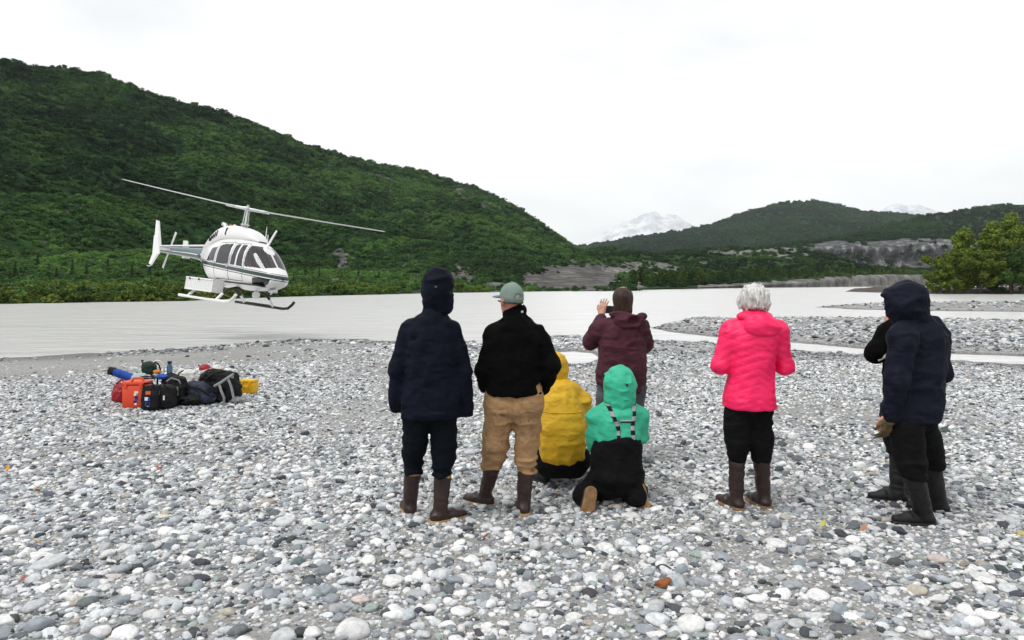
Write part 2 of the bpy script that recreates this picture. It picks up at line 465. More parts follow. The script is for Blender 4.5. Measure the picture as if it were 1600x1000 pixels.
# -- the big green hill on the left with the shelf at its foot
lp = [-1300, -500, 0, 290, 450, 600, 700, 770, 830, 870, 897, 930, 990]
bank_y = np.array([482, 478, 475, 470, 463.5, 460, 457.5, 456.5, 455.5, 455, 455, 455, 454.5])
bank_d = (CAM_H - ZW) * F_PX / (bank_y - HY)
rd = np.array([420, 470, 540, 640, 720, 800, 860, 900, 940, 960, 980, 800, 700], float)
rpx = [-1300, -500, -200, 0, 50, 120, 170, 215, 260, 330, 400, 470, 540, 600, 650, 700, 740, 770, 810, 850, 875, 897, 915, 950, 990]
rpy = [20, 30, 62, 93, 107, 114, 121, 140, 155, 172, 195, 223, 246, 257, 267, 282, 292, 305, 327, 355, 370, 384, 391, 396, 400]
lpx = np.array(sorted(set(lp) | set(rpx)), float)
bd = np.interp(lpx, lp, bank_d); rdd = np.interp(lpx, lp, rd); ry = np.interp(lpx, rpx, rpy)
fz = np.interp(lpx, [-1300, 0, 290, 450, 600, 760, 830, 900, 990], [3.0, 3.0, 3.2, 5.5, 9.0, 10.5, 9, 8, 7])
fd = np.interp(lpx, [-1300, 0, 290, 450, 600, 760, 830, 900, 990], [120, 135, 160, 205, 245, 260, 265, 270, 290])
HILL = Terrain(lpx, 420, [(bd - 3, np.full_like(bd, -0.9)), (bd + 4, np.full_like(bd, 0.25)), (bd * 0.55 + fd * 0.45, 0.25 + fz * 0.28), (fd, fz),
      (fd * 0.55 + rdd * 0.45, fz + (zr(ry, rdd) - fz) * 0.36), (rdd, zr(ry, rdd))], 12.0, 60.0, rows=300, lumps=3.0, seed=1.7, tw=[0, 0.05, 0.16, 0.3, 0.62, 1.0], gully=20.0)
G_DARK = [(0.008, 0.026, 0.010), (0.018, 0.052, 0.014), (0.040, 0.095, 0.022)]
ROCKS = [(0.036, 0.035, 0.033), (0.095, 0.091, 0.086), (0.22, 0.213, 0.205)]
def hill_rock(T):
    px, py = T.pix()
    def blob(cx, cy, sx, sy, a): return a * np.exp(-((px - cx) / sx) ** 2 - ((py - cy) / sy) ** 2)
    r = 0.30 + 0 * px
    for b in ((532, 412, 16, 22, .5), (528, 437, 14, 8, .35), (640, 425, 26, 24, .4), (725, 430, 55, 22, .45), (715, 300, 20, 16, .22), (595, 285, 40, 24, .2),
              (760, 320, 20, 20, .2), (888, 437, 90, 20, .95), (915, 422, 75, 13, .7), (950, 425, 60, 14, .5), (770, 440, 40, 12, .45)):
        r = r + blob(*b)
    return r
M_HILL = foliage_ground('shrubby hillside', G_DARK, ROCKS, scale=0.035)
HILL.mesh('green_hill', M_HILL, hill_rock)

# -- low bench and gravel cutbank right of it
bp_ = np.array([900, 960, 1000, 1050, 1100, 1150, 1200, 1260, 1300, 1350, 1400, 1450, 1600, 2600], float)
b_y = np.array([455, 454.5, 453, 452, 451, 450.2, 449.5, 449, 448.5, 448, 447.6, 447.2, 447, 446.6])
b_d = (CAM_H - ZW) * F_PX / (b_y - HY)
b_h = np.array([0.3, 0.3, 0.3, 0.4, 0.7, 1.3, 1.8, 2.6, 3.6, 4.4, 4.8, 4.8, 4.6, 4.0])
r_y = np.array([404, 398, 396, 398, 391, 388, 386, 389, 402, 415, 421, 423, 424, 424])
r_d = np.array([480, 500, 520, 560, 600, 640, 650, 640, 600, 560, 540, 540, 540, 560], float)
BENCH = Terrain(bp_, 460, [(b_d - 3, np.full_like(b_d, -0.9)), (b_d, np.full_like(b_d, ZW + 0.1)), (b_d + 9, b_h), (b_d * 0.6 + r_d * 0.4, b_h + 0.25 * (zr(r_y, r_d) - b_h)), (r_d, zr(r_y, r_d))],
      5.0, 40.0, rows=130, lumps=1.6, seed=4.1, tw=[0, 0.06, 0.2, 0.5, 1.0], gully=3.0)
def bench_rock(T):
    px, py = T.pix()
    def blob(cx, cy, sx, sy, a): return a * np.exp(-((px - cx) / sx) ** 2 - ((py - cy) / sy) ** 2)
    r = 0.26 + 0 * px
    for b in ((1150, 391, 60, 6, .5), (1250, 392, 40, 9, .5), (1040, 418, 35, 8, .45), (975, 432, 40, 18, .85), (1080, 412, 40, 6, .3), (1200, 399, 50, 6, .35)):
        r = r + blob(*b)
    bank = (T.Y < np.interp(px, bp_, b_d) + 9.5 + 5 * fbm(px / 14, T.Y / 30, 1., 3)) & (px > 1090)
    return np.where(bank, 0.85, r)
M_BENCH = foliage_ground('shrubby river bench', [(0.012, 0.03, 0.010), (0.028, 0.06, 0.016), (0.055, 0.10, 0.028)], [(0.075, 0.073, 0.068), (0.165, 0.16, 0.15), (0.32, 0.315, 0.30)], scale=0.05)
BENCH.mesh('river_bench', M_BENCH, bench_rock)

# -- right hill with the pale cliff
cp_ = np.array([1020, 1120, 1200, 1250, 1300, 1380, 1440, 1500, 1560, 1600, 1720, 2000, 2800], float)
c_r = np.array([404, 394, 387, 382, 372, 353, 339, 328, 319.5, 320, 312, 290, 270])
c_t = np.array([402, 396, 392, 384, 380, 378, 378, 380, 378, 376, 372, 368, 366])   # cliff top row
c_b = np.array([410, 408, 408, 412, 418, 420, 420, 418, 416, 416, 416, 416, 416])   # cliff foot row
CLIFF = Terrain(cp_, 220, [(np.full(13, 700.), np.full(13, -2.0)), (np.full(13, 880.), zr(c_b, 880)), (np.full(13, 915.), zr(c_t, 915)), (np.full(13, 1100.), zr(c_t * 0.55 + c_r * 0.45, 1100)), (np.full(13, 1350.), zr(c_r, 1350))],
      10.0, 70.0, rows=170, seed=8.3, tw=[0, 0.14, 0.45, 0.7, 1.0], gully=5.0)
def cliff_rock(T):
    px, py = T.pix()
    tt = np.interp(T.Y, [850, 872, 930, 965], [0, 1, 1, 0]) * np.interp(px, [1215, 1265, 1500, 1560], [0, 1, 1, 0.4])
    return 0.2 + 0.75 * tt
M_CLIFF = foliage_ground('hill with pale cliff', [(0.016, 0.032, 0.018), (0.026, 0.055, 0.022), (0.045, 0.085, 0.03)], [(0.030, 0.031, 0.033), (0.092, 0.093, 0.097), (0.38, 0.38, 0.385)], scale=0.022)
_cx = CLIFF
_rk = np.interp(_cx.Y, [850, 880, 925, 960], [0, 1, 1, 0])
_cx.Y = _cx.Y + _rk * 16 * fbm(_cx.X / 22, _cx.Z / 60, 6.0, 4)
_cx.mesh('cliff_hill', M_CLIFF, cliff_rock)

# -- the far hill in the middle
mp_ = np.array([700, 850, 900, 925, 960, 990, 1040, 1090, 1115, 1140, 1180, 1230, 1260, 1285, 1310, 1330, 1380, 1440, 1500, 1600, 1900], float)
m_r = np.array([405, 393, 386, 383, 377, 371, 365, 357, 349, 340, 326, 318, 316, 316, 321, 327, 333, 338, 350, 362, 380])
MID = Terrain(mp_, 200, [(np.full(21, 1500.), np.full(21, -2.)), (np.full(21, 1900.), zr(m_r * 0.45 + 410 * 0.55, 1900)), (np.full(21, 2600.), zr(m_r, 2600))], 26.0, 190.0, rows=110, seed=12.9, gully=18.0)
M_MID = foliage_ground('far green hill', [(0.006, 0.027, 0.014), (0.011, 0.048, 0.020), (0.028, 0.088, 0.03)], [(0.05, 0.05, 0.045), (0.14, 0.13, 0.12), (0.3, 0.28, 0.26)], scale=0.012)
MID.mesh('far_hill', M_MID, lambda T: 0.27 + 0 * T.X)

# -- snow mountains, 12 km off
def snow_material():
    m, nt, b = new_mat('snow and rock', 0.8, 0.2)
    L = nt.links
    tc = N(nt, 'ShaderNodeTexCoord')
    n = N(nt, 'ShaderNodeTexNoise', Scale=0.0063, Detail=9.0, Roughness=0.72); L.new(tc.outputs['Object'], n.inputs['Vector'])
    r = ramp(nt, [(0.40, (0.50, 0.53, 0.58)), (0.56, (0.78, 0.785, 0.795))]); L.new(n.outputs['Fac'], r.inputs['Fac'])  # rock paled close to the snow: distance haze put into the colour
    L.new(r.outputs['Color'], b.inputs['Base Color'])
    bp = N(nt, 'ShaderNodeBump', Strength=1.0, Distance=40.0); L.new(n.outputs['Fac'], bp.inputs['Height']); L.new(bp.outputs['Normal'], b.inputs['Normal'])
    return m
M_SNOW = snow_material()
for nm, q, w in (('snow_mountain', [(780, 415), (860, 398), (930, 378), (950, 362), (972, 347), (1000, 339), (1012, 333), (1022, 330), (1034, 337), (1047, 333), (1060, 336), (1075, 345), (1090, 352), (1130, 372), (1250, 405)], 3.0),
                 ('snow_mountain', [(1200, 400), (1330, 350), (1372, 330), (1385, 323), (1402, 319), (1418, 323), (1435, 321), (1452, 328), (1475, 337), (1560, 370), (1700, 400)], 5.0)):
    pq = np.array([a for a, _ in q], float); pr = np.array([b for _, b in q], float); n = len(q)
    T = Terrain(pq, 140, [(np.full(n, 6300.), np.full(n, -20.)), (np.full(n, 7200.), zr(pr * 0.5 + 420 * 0.5, 7200)), (np.full(n, 8000.), zr(pr, 8000))], 105.0, 330.0, rows=110, seed=w, back=1.2, damp=0.55, lumps=45.0)
    T.mesh(nm, M_SNOW)
# valley floor under all of it, out to the horizon
M_FLOOR = foliage_ground('valley floor scrub', [(0.02, 0.035, 0.018), (0.03, 0.055, 0.022), (0.05, 0.08, 0.03)], scale=0.01)
vf = mesh_np('valley_floor', [(-7900, -2900, -4), (7900, -2900, -4), (7900, 9900, -4), (-7900, 9900, -4)], [(0, 1, 2, 3)])
tag(link('valley_floor', vf, M_FLOOR), kind='structure')
# ================================================================== instancing of uncountable stuff
def make_instancer(name, protos, P, rot, scl, idx, col, kind='stuff', label=None, cat=None):
    col_lib = bpy.data.collections.new(name + '_shapes')
    for o in protos: col_lib.objects.link(o)
    me = bpy.data.meshes.new(name)
    n = len(P)
    me.vertices.add(n); me.vertices.foreach_set('co', np.asarray(P, np.float32).ravel())
    for an, tp, val, key in (('rot', 'FLOAT_VECTOR', rot, 'vector'), ('scl', 'FLOAT_VECTOR', scl, 'vector'), ('tone', 'FLOAT_VECTOR', col, 'vector')):
        a = me.attributes.new(an, tp, 'POINT'); a.data.foreach_set(key, np.asarray(val, np.float32).ravel())
    a = me.attributes.new('idx', 'INT', 'POINT'); a.data.foreach_set('value', np.asarray(idx, np.int32))
    o = link(name, me)
    ng = bpy.data.node_groups.new(name, 'GeometryNodeTree')
    ng.interface.new_socket('Geometry', in_out='INPUT', socket_type='NodeSocketGeometry')
    ng.interface.new_socket('Geometry', in_out='OUTPUT', socket_type='NodeSocketGeometry')
    gi, go = ng.nodes.new('NodeGroupInput'), ng.nodes.new('NodeGroupOutput')
    iop = ng.nodes.new('GeometryNodeInstanceOnPoints')
    ci = ng.nodes.new('GeometryNodeCollectionInfo'); ci.inputs['Collection'].default_value = col_lib
    ci.inputs['Separate Children'].default_value = True; ci.inputs['Reset Children'].default_value = True
    iop.inputs['Pick Instance'].default_value = True
    def na(nm, t):
        x = ng.nodes.new('GeometryNodeInputNamedAttribute'); x.data_type = t; x.inputs['Name'].default_value = nm
        return [s for s in x.outputs if s.name == 'Attribute' and s.enabled][0]
    L = ng.links
    L.new(gi.outputs[0], iop.inputs['Points']); L.new(ci.outputs[0], iop.inputs['Instance'])
    L.new(na('idx', 'INT'), iop.inputs['Instance Index'])
    L.new(na('rot', 'FLOAT_VECTOR'), iop.inputs['Rotation']); L.new(na('scl', 'FLOAT_VECTOR'), iop.inputs['Scale'])
    L.new(iop.outputs[0], go.inputs[0])
    md = o.modifiers.new('instances', 'NODES'); md.node_group = ng
    tag(o, label, cat, kind=kind)
    return o

# ------------------------------------------------------------------ stones
def stone_mesh(seed, sub=3):
    bm = bmesh.new(); bmesh.ops.create_icosphere(bm, subdivisions=sub, radius=1.0)
    V = np.array([v.co[:] for v in bm.verts]); Fq = np.array([[v.index for v in f.verts] for f in bm.faces]); bm.free()
    r = np.random.default_rng(seed)
    off = r.random(3) * 40
    n = fbm(V[:, 0] * 0.9 + off[0], V[:, 1] * 0.9 + off[1], V[:, 2] * 0.9 + off[2], 2)
    rad = 1 + 0.30 * n
    kk = r.choice([9.0, 14.0, 26.0, 40.0])
    for _ in range(r.integers(4, 10)):                       # worn flat sides
        d = r.normal(size=3); d /= np.linalg.norm(d); h = r.uniform(0.66, 0.92)
        dd = V @ d
        lim = np.where(dd > 0.05, h / np.maximum(dd, 0.05), 9)
        rad = -np.log(np.exp(-kk * rad) + np.exp(-kk * np.minimum(lim, 3))) / kk
    rad = rad * (1 + 0.03 * fbm(V[:, 0] * 3 + off[1], V[:, 1] * 3, V[:, 2] * 3 + off[0], 2))
    V = V * rad[:, None]
    V *= np.array([1.0, r.uniform(0.58, 0.92), r.uniform(0.36, 0.64)])
    V /= np.abs(V[:, 0]).max()
    return V, Fq
def stone_material(name, attr=True, col=None):
    m, nt, b = new_mat(name, 0.78, 0.3)
    L = nt.links
    tc = N(nt, 'ShaderNodeTexCoord'); oi = N(nt, 'ShaderNodeObjectInfo')
    ad = N(nt, 'ShaderNodeVectorMath', operation='MULTIPLY_ADD'); L.new(oi.outputs['Random'], ad.inputs[0]); ad.inputs[1].default_value = (37, 51, 23); L.new(tc.outputs['Object'], ad.inputs[2])
    if attr:
        at_ = N(nt, 'ShaderNodeAttribute', attribute_name='tone', attribute_type='INSTANCER'); base = at_.outputs['Color']
    else:
        hs = N(nt, 'ShaderNodeHueSaturation'); hs.inputs['Color'].default_value = (*col, 1)
        mr = N(nt, 'ShaderNodeMapRange'); mr.inputs['To Min'].default_value = 0.8; mr.inputs['To Max'].default_value = 1.18; L.new(oi.outputs['Random'], mr.inputs['Value'])
        L.new(mr.outputs['Result'], hs.inputs['Value']); base = hs.outputs['Color']
    n1 = N(nt, 'ShaderNodeTexNoise', Scale=1.6, Detail=6.0, Roughness=0.65); L.new(ad.outputs[0], n1.inputs['Vector'])
    r1 = ramp(nt, [(0.3, (0.68, 0.68, 0.69)), (0.7, (1.18, 1.18, 1.17))]); L.new(n1.outputs['Fac'], r1.inputs['Fac'])
    c = mixc(nt, 1.0, base, r1.outputs['Color'], 'MULTIPLY')
    n2 = N(nt, 'ShaderNodeTexNoise', Scale=26.0, Detail=2.0); L.new(ad.outputs[0], n2.inputs['Vector'])
    r2 = ramp(nt, [(0.36, (0.72, 0.72, 0.73)), (0.5, (1, 1, 1)), (0.68, (1.12, 1.12, 1.12))]); L.new(n2.outputs['Fac'], r2.inputs['Fac'])
    c = mixc(nt, 0.6, c, r2.outputs['Color'], 'MULTIPLY')
    L.new(c, b.inputs['Base Color'])
    bp = N(nt, 'ShaderNodeBump', Strength=0.35, Distance=0.05); L.new(n1.outputs['Fac'], bp.inputs['Height']); L.new(bp.outputs['Normal'], b.inputs['Normal'])
    return m
M_STONE = stone_material('river stones')
STONES = [stone_mesh(100 + i, 3) for i in range(14)]
def lib(meshdata, nm, mat):
    out = []
    for i, (V, Fq) in enumerate(meshdata):
        me = mesh_np(nm, V, Fq); me.materials.append(mat)
        out.append(bpy.data.objects.new('%s_shape' % nm, me))
    return out
def tones(n, rs):
    """stone colours: blue grey, mid grey, white, dark, a few warm or greenish ones"""
    base = np.array([(0.31, 0.345, 0.375), (0.45, 0.48, 0.505), (0.66, 0.68, 0.695), (0.84, 0.84, 0.83), (0.075, 0.082, 0.09), (0.155, 0.172, 0.19), (0.52, 0.48, 0.42), (0.36, 0.42, 0.38), (0.30, 0.15, 0.08)])
    k = rs.choice(len(base), n, p=[.13, .18, .235, .25, .08, .09, .02, .0145, .0005])
    c = base[k] * rs.uniform(0.82, 1.15, (n, 1)) + rs.normal(0, 0.006, (n, 3))
    return np.clip(c, 0.02, 0.86)
def cone_pts(n, y0, y1, rs, margin=1.6, power=1.0):
    """random ground points inside the picture's wedge (and a margin beside it)"""
    y = y0 + (y1 - y0) * rs.random(n) ** power
    hw = (CX + 40) / F_PX * y + margin
    keep = rs.random(n) < hw / hw.max()
    y = y[keep]; hw = hw[keep]
    return (rs.random(len(y)) * 2 - 1) * hw, y
def land(x, y):
    g = ground(x, y); return g, g > ZW + 0.012
def sandiness(x, y):
    """0 = closely packed stones, 1 = bare sand"""
    n = 0.5 + 0.8 * fbm(x * 0.55, y * 0.42, 2.0, 4)
    right = np.clip((x + 0.4) / 2.2, 0, 1) * np.clip((9 - y) / 4, 0, 1) * 0.20
    pxl = CX + x / y * F_PX
    pyl = HY + CAM_H / y * F_PX
    strip = np.exp(-((y - 19.5) / 3.0) ** 2) * np.clip((680 - pxl) / 200, 0, 1) * 0.55
    pit = np.exp(-((pxl - 520) / 160) ** 2 - ((pyl - 556) / 14) ** 2) * 0.45
    return np.clip((n - 0.47) * 2.2 + right + strip + pit, 0, 1)
def mud(x, y):
    """the smooth silt strip along the water's edge on the left, behind the gear"""
    pxl = CX + x / y * F_PX
    w = 0.5 + 0.9 * fbm(x * 0.25, y * 0.6, 7.0, 3)
    return np.clip(np.exp(-((y - np.interp(pxl, [0, 250, 450, 620], [16.6, 18.2, 20.5, 22.0])) / 3.0) ** 4) * np.clip((640 - pxl) / 60, 0, 1) * np.clip(w * 1.6 + .15, 0, 1), 0, 1)
rs = np.random.default_rng(21)
PX, PY, PS, SUNK = [], [], [], []
def layer(n, y0, y1, s0, s1, sunk, sandkill, margin=1.6, pw=1.0):
    x, y = cone_pts(n, y0, y1, rs, margin)
    keep = (rs.random(len(x)) > sandiness(x, y) * sandkill) & (rs.random(len(x)) > mud(x, y) * .96)
    x, y = x[keep], y[keep]
    s = s0 * (s1 / s0) ** (rs.random(len(x)) ** 1.5)
    PX.append(x); PY.append(y); PS.append(s); SUNK.append(np.full(len(x), sunk))
A = lambda y0, y1: 0.70 * (y1 * y1 - y0 * y0) + 3.2 * (y1 - y0)       # wedge area
K = lambda y0, y1: 2.0                                               # undo the rejection above
def dens(d, y0, y1): return int(d * (y1 - y0) * 2 * ((CX + 40) / F_PX * y1 + 1.6))
layer(dens(900, 2.6, 7), 2.6, 7, 0.006, 0.017, 0.35, 0.60)
layer(dens(430, 2.6, 7), 2.6, 7, 0.015, 0.030, 0.30, 0.85)
layer(dens(75, 2.6, 7), 2.6, 7, 0.028, 0.055, 0.26, 0.80)
layer(dens(420, 7, 13), 7, 13, 0.012, 0.024, 0.30, 0.75)
layer(dens(150, 7, 13), 7, 13, 0.020, 0.036, 0.25, 0.85)
layer(dens(9, 7, 13), 7, 13, 0.035, 0.06, 0.2, 0.6)
layer(dens(150, 13, 24), 13, 24, 0.016, 0.034, 0.25, 0.85, 3)
layer(dens(15, 13, 24), 13, 24, 0.032, 0.06, 0.2, 0.80, 3)
layer(dens(9, 20, 46), 20, 46, 0.05, 0.13, 0.2, 0.3, 3)
layer(dens(20, 18, 30), 18, 30, 0.035, 0.08, 0.2, 0.3, 3)
layer(dens(1.2, 46, 75), 46, 75, 0.08, 0.20, 0.2, 0.1, 3)
sx, sy, ss, sk = (np.concatenate(a) for a in (PX, PY, PS, SUNK))
gz, ok = land(sx, sy)
sx, sy, ss, sk, gz = (a[ok] for a in (sx, sy, ss, sk, gz))
n = len(sx)
SC = np.stack([ss, ss * rs.uniform(0.85, 1.15, n), ss * rs.uniform(0.8, 1.2, n)], -1)
ROT = np.stack([rs.normal(0, 0.22, n), rs.normal(0, 0.22, n), rs.random(n) * 2 * PI], -1)
TN = tones(n, rs)
wetf = np.clip((gz - ZW) / np.where((sy > 18) & (sx > 3.5), 0.30, 0.07), 0, 1)[:, None]
TN = TN * (0.5 + 0.5 * wetf)                                         # stones lying in the wet at the water's edge
STONE_PTS = (sx, sy, ss)
make_instancer('river_gravel_stones', lib(STONES, 'stone', M_STONE), np.stack([sx, sy, gz + ss * (0.42 - sk)], -1), ROT, SC, rs.integers(0, len(STONES), n), TN,
               label='rounded grey and white river stones covering the gravel bar', cat='gravel')
print('stones', n)

# ------------------------------------------------------------------ the larger stones, one object each
TONE = dict(white=(0.80, 0.80, 0.79), pale=(0.62, 0.64, 0.65), grey=(0.40, 0.42, 0.435), blue=(0.30, 0.325, 0.35), dark=(0.14, 0.15, 0.16), cream=(0.62, 0.57, 0.47), green=(0.33, 0.39, 0.36), pink=(0.58, 0.50, 0.47), rust=(0.34, 0.12, 0.035), tan=(0.42, 0.37, 0.31))
MST = {k: stone_material('%s stone' % k, False, v) for k, v in TONE.items()}
SM = {}
def stone_me(shape, tone):
    if (shape, tone) not in SM:
        V, Fq = STONES[shape]
        me = mesh_np('stone', V, Fq); me.materials.append(MST[tone]); SM[(shape, tone)] = me
    return SM[(shape, tone)]
WORD = dict(white='chalk white', pale='pale grey', grey='mid grey', blue='blue grey', dark='dark slate grey', cream='cream coloured', green='greenish grey', pink='pinkish', rust='rusty orange', tan='tan')
placed = []
FEET = [(-0.76, 5.45), (-0.5, 5.35), (-.22, 5.5), (.08, 5.4), (0.45, 6.2), (.9, 6.85), (.7, 5.65), (.95, 5.7), (1.67, 5.5), (1.88, 5.55), (2.8, 5.2), (3.02, 5.4), (2.95, 5.7), (-4.3, 10.7), (-4.9, 10.2)]
def big_stone(x, y, L_, tone, shape, label, yaw=None, tall=1.0, wide=1.0, sink=0.3):
    o = bpy.data.objects.new('river_stone', stone_me(shape, tone)); COL.objects.link(o)
    g = float(ground(np.array([x]), np.array([y]))[0])
    o.location = (x, y, g + L_ * (0.5 - sink) * tall)
    o.scale = (L_, L_ * wide, L_ * tall)
    o.rotation_euler = (random.gauss(0, .1), random.gauss(0, .1), random.uniform(0, 6.28) if yaw is None else yaw)
    tag(o, label, 'stone', 'large stones on the gravel bar'); placed.append((x, y, L_)); return o
# stones one can pick out in the photograph: px, py of the foot, width in px, tone, label
KEY = [(551, 999, 58, 'white', 'big squarish white stone at the bottom edge, largest in the foreground gravel', 1.05),
 (487, 999, 36, 'white', 'white stone just left of the big squarish white stone', 1), (590, 997, 20, 'blue', 'small blue grey stone touching the big squarish white stone', 1.1),
 (157, 998, 32, 'white', 'bright white upright stone standing alone at the lower left edge', 1.5), (51, 956, 34, 'pale', 'round pale stone in the lower left corner area', 1),
 (103, 936, 22, 'white', 'white stone right above the round pale corner stone', 1), (10, 952, 20, 'white', 'white stone touching the left picture edge', 1),
 (75, 890, 50, 'pale', 'long flat pale slab of stone at the left edge', .6), (212, 938, 26, 'pale', 'flat pale stone beside the long dark gap at lower left', .8),
 (262, 946, 34, 'pale', 'long pale stone over a dark hollow at lower left', .7), (177, 906, 28, 'pink', 'flat pinkish stone with a dark shadow under its edge', .6),
 (212, 962, 30, 'grey', 'grey stone below the long pale stone over a hollow', .8), (300, 926, 24, 'green', 'greenish stone at lower left centre', 1),
 (357, 964, 30, 'cream', 'cream stone at the lower left centre, above the bottom row', .9), (428, 880, 26, 'blue', 'blue grey stone left of centre in the mid foreground', .8),
 (452, 842, 24, 'blue', 'blue grey rounded stone below the booted people gap on the left', .9), (434, 897, 26, 'pale', 'pale flat stone in the left middle foreground', .7),
 (551, 912, 26, 'pale', 'pale stone above the big squarish white stone', .9), (614, 916, 36, 'white', 'angular white stone right of centre foreground pair', .9), (690, 905, 34, 'pale', 'angular pale stone with a pointed side, below the tan trousers', 1),
 (563, 944, 30, 'pink', 'pinkish white stone above the bottom row of stones', 1), (580, 956, 24, 'green', 'greenish angular stone above the bottom row', .8), (671, 957, 28, 'white', 'white faceted stone standing clear on sand, centre bottom', 1.1),
 (727, 962, 26, 'tan', 'tan stone with an orange neighbour on the sand', .9), (717, 862, 28, 'white', 'white flat stone below the tall person in navy', .6), (636, 870, 26, 'white', 'white stone below the brown boots of the tall person', .8),
 (662, 996, 26, 'pale', 'pale stone in the bottom row right of centre', 1), (627, 999, 22, 'white', 'small white stone in the bottom row between grey ones', .9),
 (836, 869, 20, 'white', 'round white pebble below the crouching people', 1), (880, 946, 20, 'pale', 'pale stone on the sand hollow in the centre', .8), (897, 970, 30, 'white', 'rounded white stone on bare sand near the bottom centre', .8),
 (823, 986, 32, 'pale', 'grey white stone left of the rounded white one at the bottom centre', .9), (858, 992, 24, 'white', 'white stone at the bottom between two pale ones', .8), (1028, 976, 40, 'pale', 'large pale oval stone in the lower right centre', .75),
 (1071, 961, 30, 'white', 'white oval stone above the large pale oval one', .8), (1080, 985, 44, 'white', 'broad white slab at the bottom right of centre', .7), (1095, 999, 30, 'green', 'pale greenish stone under the broad white slab', .7),
 (1024, 998, 34, 'white', 'white blocky stone at the bottom, under the large pale oval', .8), (1182, 942, 34, 'white', 'white oblong stone left of the pink-jacketed person\'s shadow', .7), (1187, 970, 26, 'white', 'white rounded stone right of the dark blue pebble', .9),
 (1160, 981, 26, 'dark', 'dark blue-grey glossy stone at the lower right', .9), (1175, 997, 22, 'white', 'white stone at the bottom edge below the dark one', .8), (1128, 876, 34, 'blue', 'dark blue-grey flat stone right of the orange rock', .6),
 (1090, 870, 30, 'green', 'greenish grey stone right of the orange rock', .7), (1064, 862, 22, 'white', 'white stone above the rusty orange rock', .8), (1077, 847, 20, 'grey', 'grey wedge-shaped stone above the rusty orange rock', 1),
 (1214, 858, 34, 'white', 'large white stone below the brown boots of the pink-jacketed person', 1), (1246, 864, 24, 'grey', 'grey wedge stone beside the large white stone', .7), (1175, 848, 26, 'grey', 'grey flat stone just below the pink-jacketed person\'s boots', .7),
 (1333, 850, 22, 'white', 'white stone with a grey cap left of the black boots', 1), (1346, 856, 18, 'white', 'small white stone beside the white one left of the black boots', .8), (1394, 873, 30, 'blue', 'blue grey pitted stone below the black boots', .8),
 (1306, 899, 30, 'pale', 'smooth pale oval stone with a dark wet edge', .75), (1274, 882, 24, 'dark', 'dark grey oval stone beside the smooth pale oval', .6), (1466, 881, 34, 'pink', 'lumpy pinkish white stone, biggest on the right side', 1.1),
 (1508, 886, 22, 'tan', 'tan grey stone left of its twin on the right side', 1), (1537, 888, 28, 'tan', 'tan speckled oval stone on the right side', .8), (1430, 929, 34, 'cream', 'cream yellow oval stone with a dark underside', .8),
 (1436, 905, 20, 'dark', 'dark brownish stone behind the cream oval', .7), (1463, 911, 28, 'dark', 'dark grey angular stone right of the cream oval', .9), (1536, 911, 38, 'white', 'bright white flat-topped stone near the right edge', .75),
 (1575, 925, 36, 'pale', 'long pale stone lying near the right edge', .5), (1276, 936, 40, 'white', 'long white wedge stone on the right centre sand', .6), (1342, 922, 34, 'blue', 'blue grey flat stone on the right centre sand', .6),
 (1368, 918, 18, 'blue', 'small blue angular pebble right of the flat blue stone', 1), (1441, 946, 26, 'white', 'white blocky stone under the cream oval', .7), (1572, 951, 24, 'blue', 'blue faceted stone near the right edge', .8),
 (1546, 967, 30, 'white', 'white angular stone near the right edge, lower row', .8), (1492, 994, 38, 'pale', 'large speckled grey boulder-like stone at the lower right', 1), (1496, 968, 24, 'white', 'white cap-like stone sitting on the speckled grey one', .8),
 (1445, 997, 28, 'white', 'white stone left of the speckled grey one', 1), (1357, 966, 24, 'blue', 'dark blue stone in the bottom right middle', .9), (1333, 968, 28, 'white', 'white oval stone in the bottom right middle', .6),
 (1378, 980, 24, 'pale', 'pale long stone in the bottom right middle', .6), (1318, 988, 34, 'dark', 'dark green-black stone at the lower right middle', .6), (1245, 980, 30, 'pale', 'pale purple-grey stone at the bottom right', .8),
 (1274, 967, 24, 'pale', 'pale angular stone above the purple-grey one', 1), (1210, 934, 26, 'dark', 'dark wet-looking stone by the white oblong one', .6), (1500, 812, 22, 'white', 'white oval stone right of the black boots', .7),
 (1126, 779, 30, 'white', 'white stone left of the pink-jacketed person\'s boot', .8), (1282, 796, 26, 'pale', 'pale long stone between the pink and the navy person', .7), (1310, 780, 22, 'white', 'white stone between the pink and the navy person', .7),
 (985, 812, 30, 'white', 'white stone touching the green-jacketed person\'s boots', .8), (600, 796, 26, 'pale', 'pale stone left of the tall person\'s boots', .8), (735, 710, 24, 'pale', 'pale stone seen between the tall person and the cap wearer', .7),
 (320, 806, 28, 'pale', 'pale stone on the left slope of the bar', .7), (352, 812, 22, 'white', 'white stone on the left slope of the bar', .7), (338, 790, 26, 'white', 'white lumpy stone on the left slope of the bar', .7),
 (445, 822, 34, 'pale', 'large pale grey stone left of the boots of the tall person', .9), (420, 788, 24, 'tan', 'greenish tan stone with a brown top on the left middle gravel', .7), (254, 812, 24, 'cream', 'cream stone on the left middle gravel', .7)]
for i, (px, py, w, tn, lb, tl) in enumerate(KEY):
    d0 = CAM_H * F_PX / (py - HY)
    L_ = w / 2.0 / F_PX * d0
    x, y, _ = at(px, py - 0.12 * w)
    big_stone(x, y, L_, tn, (i * 5) % 14, lb, yaw=random.uniform(-.35, .35), tall=tl * 0.95, sink=0.25)
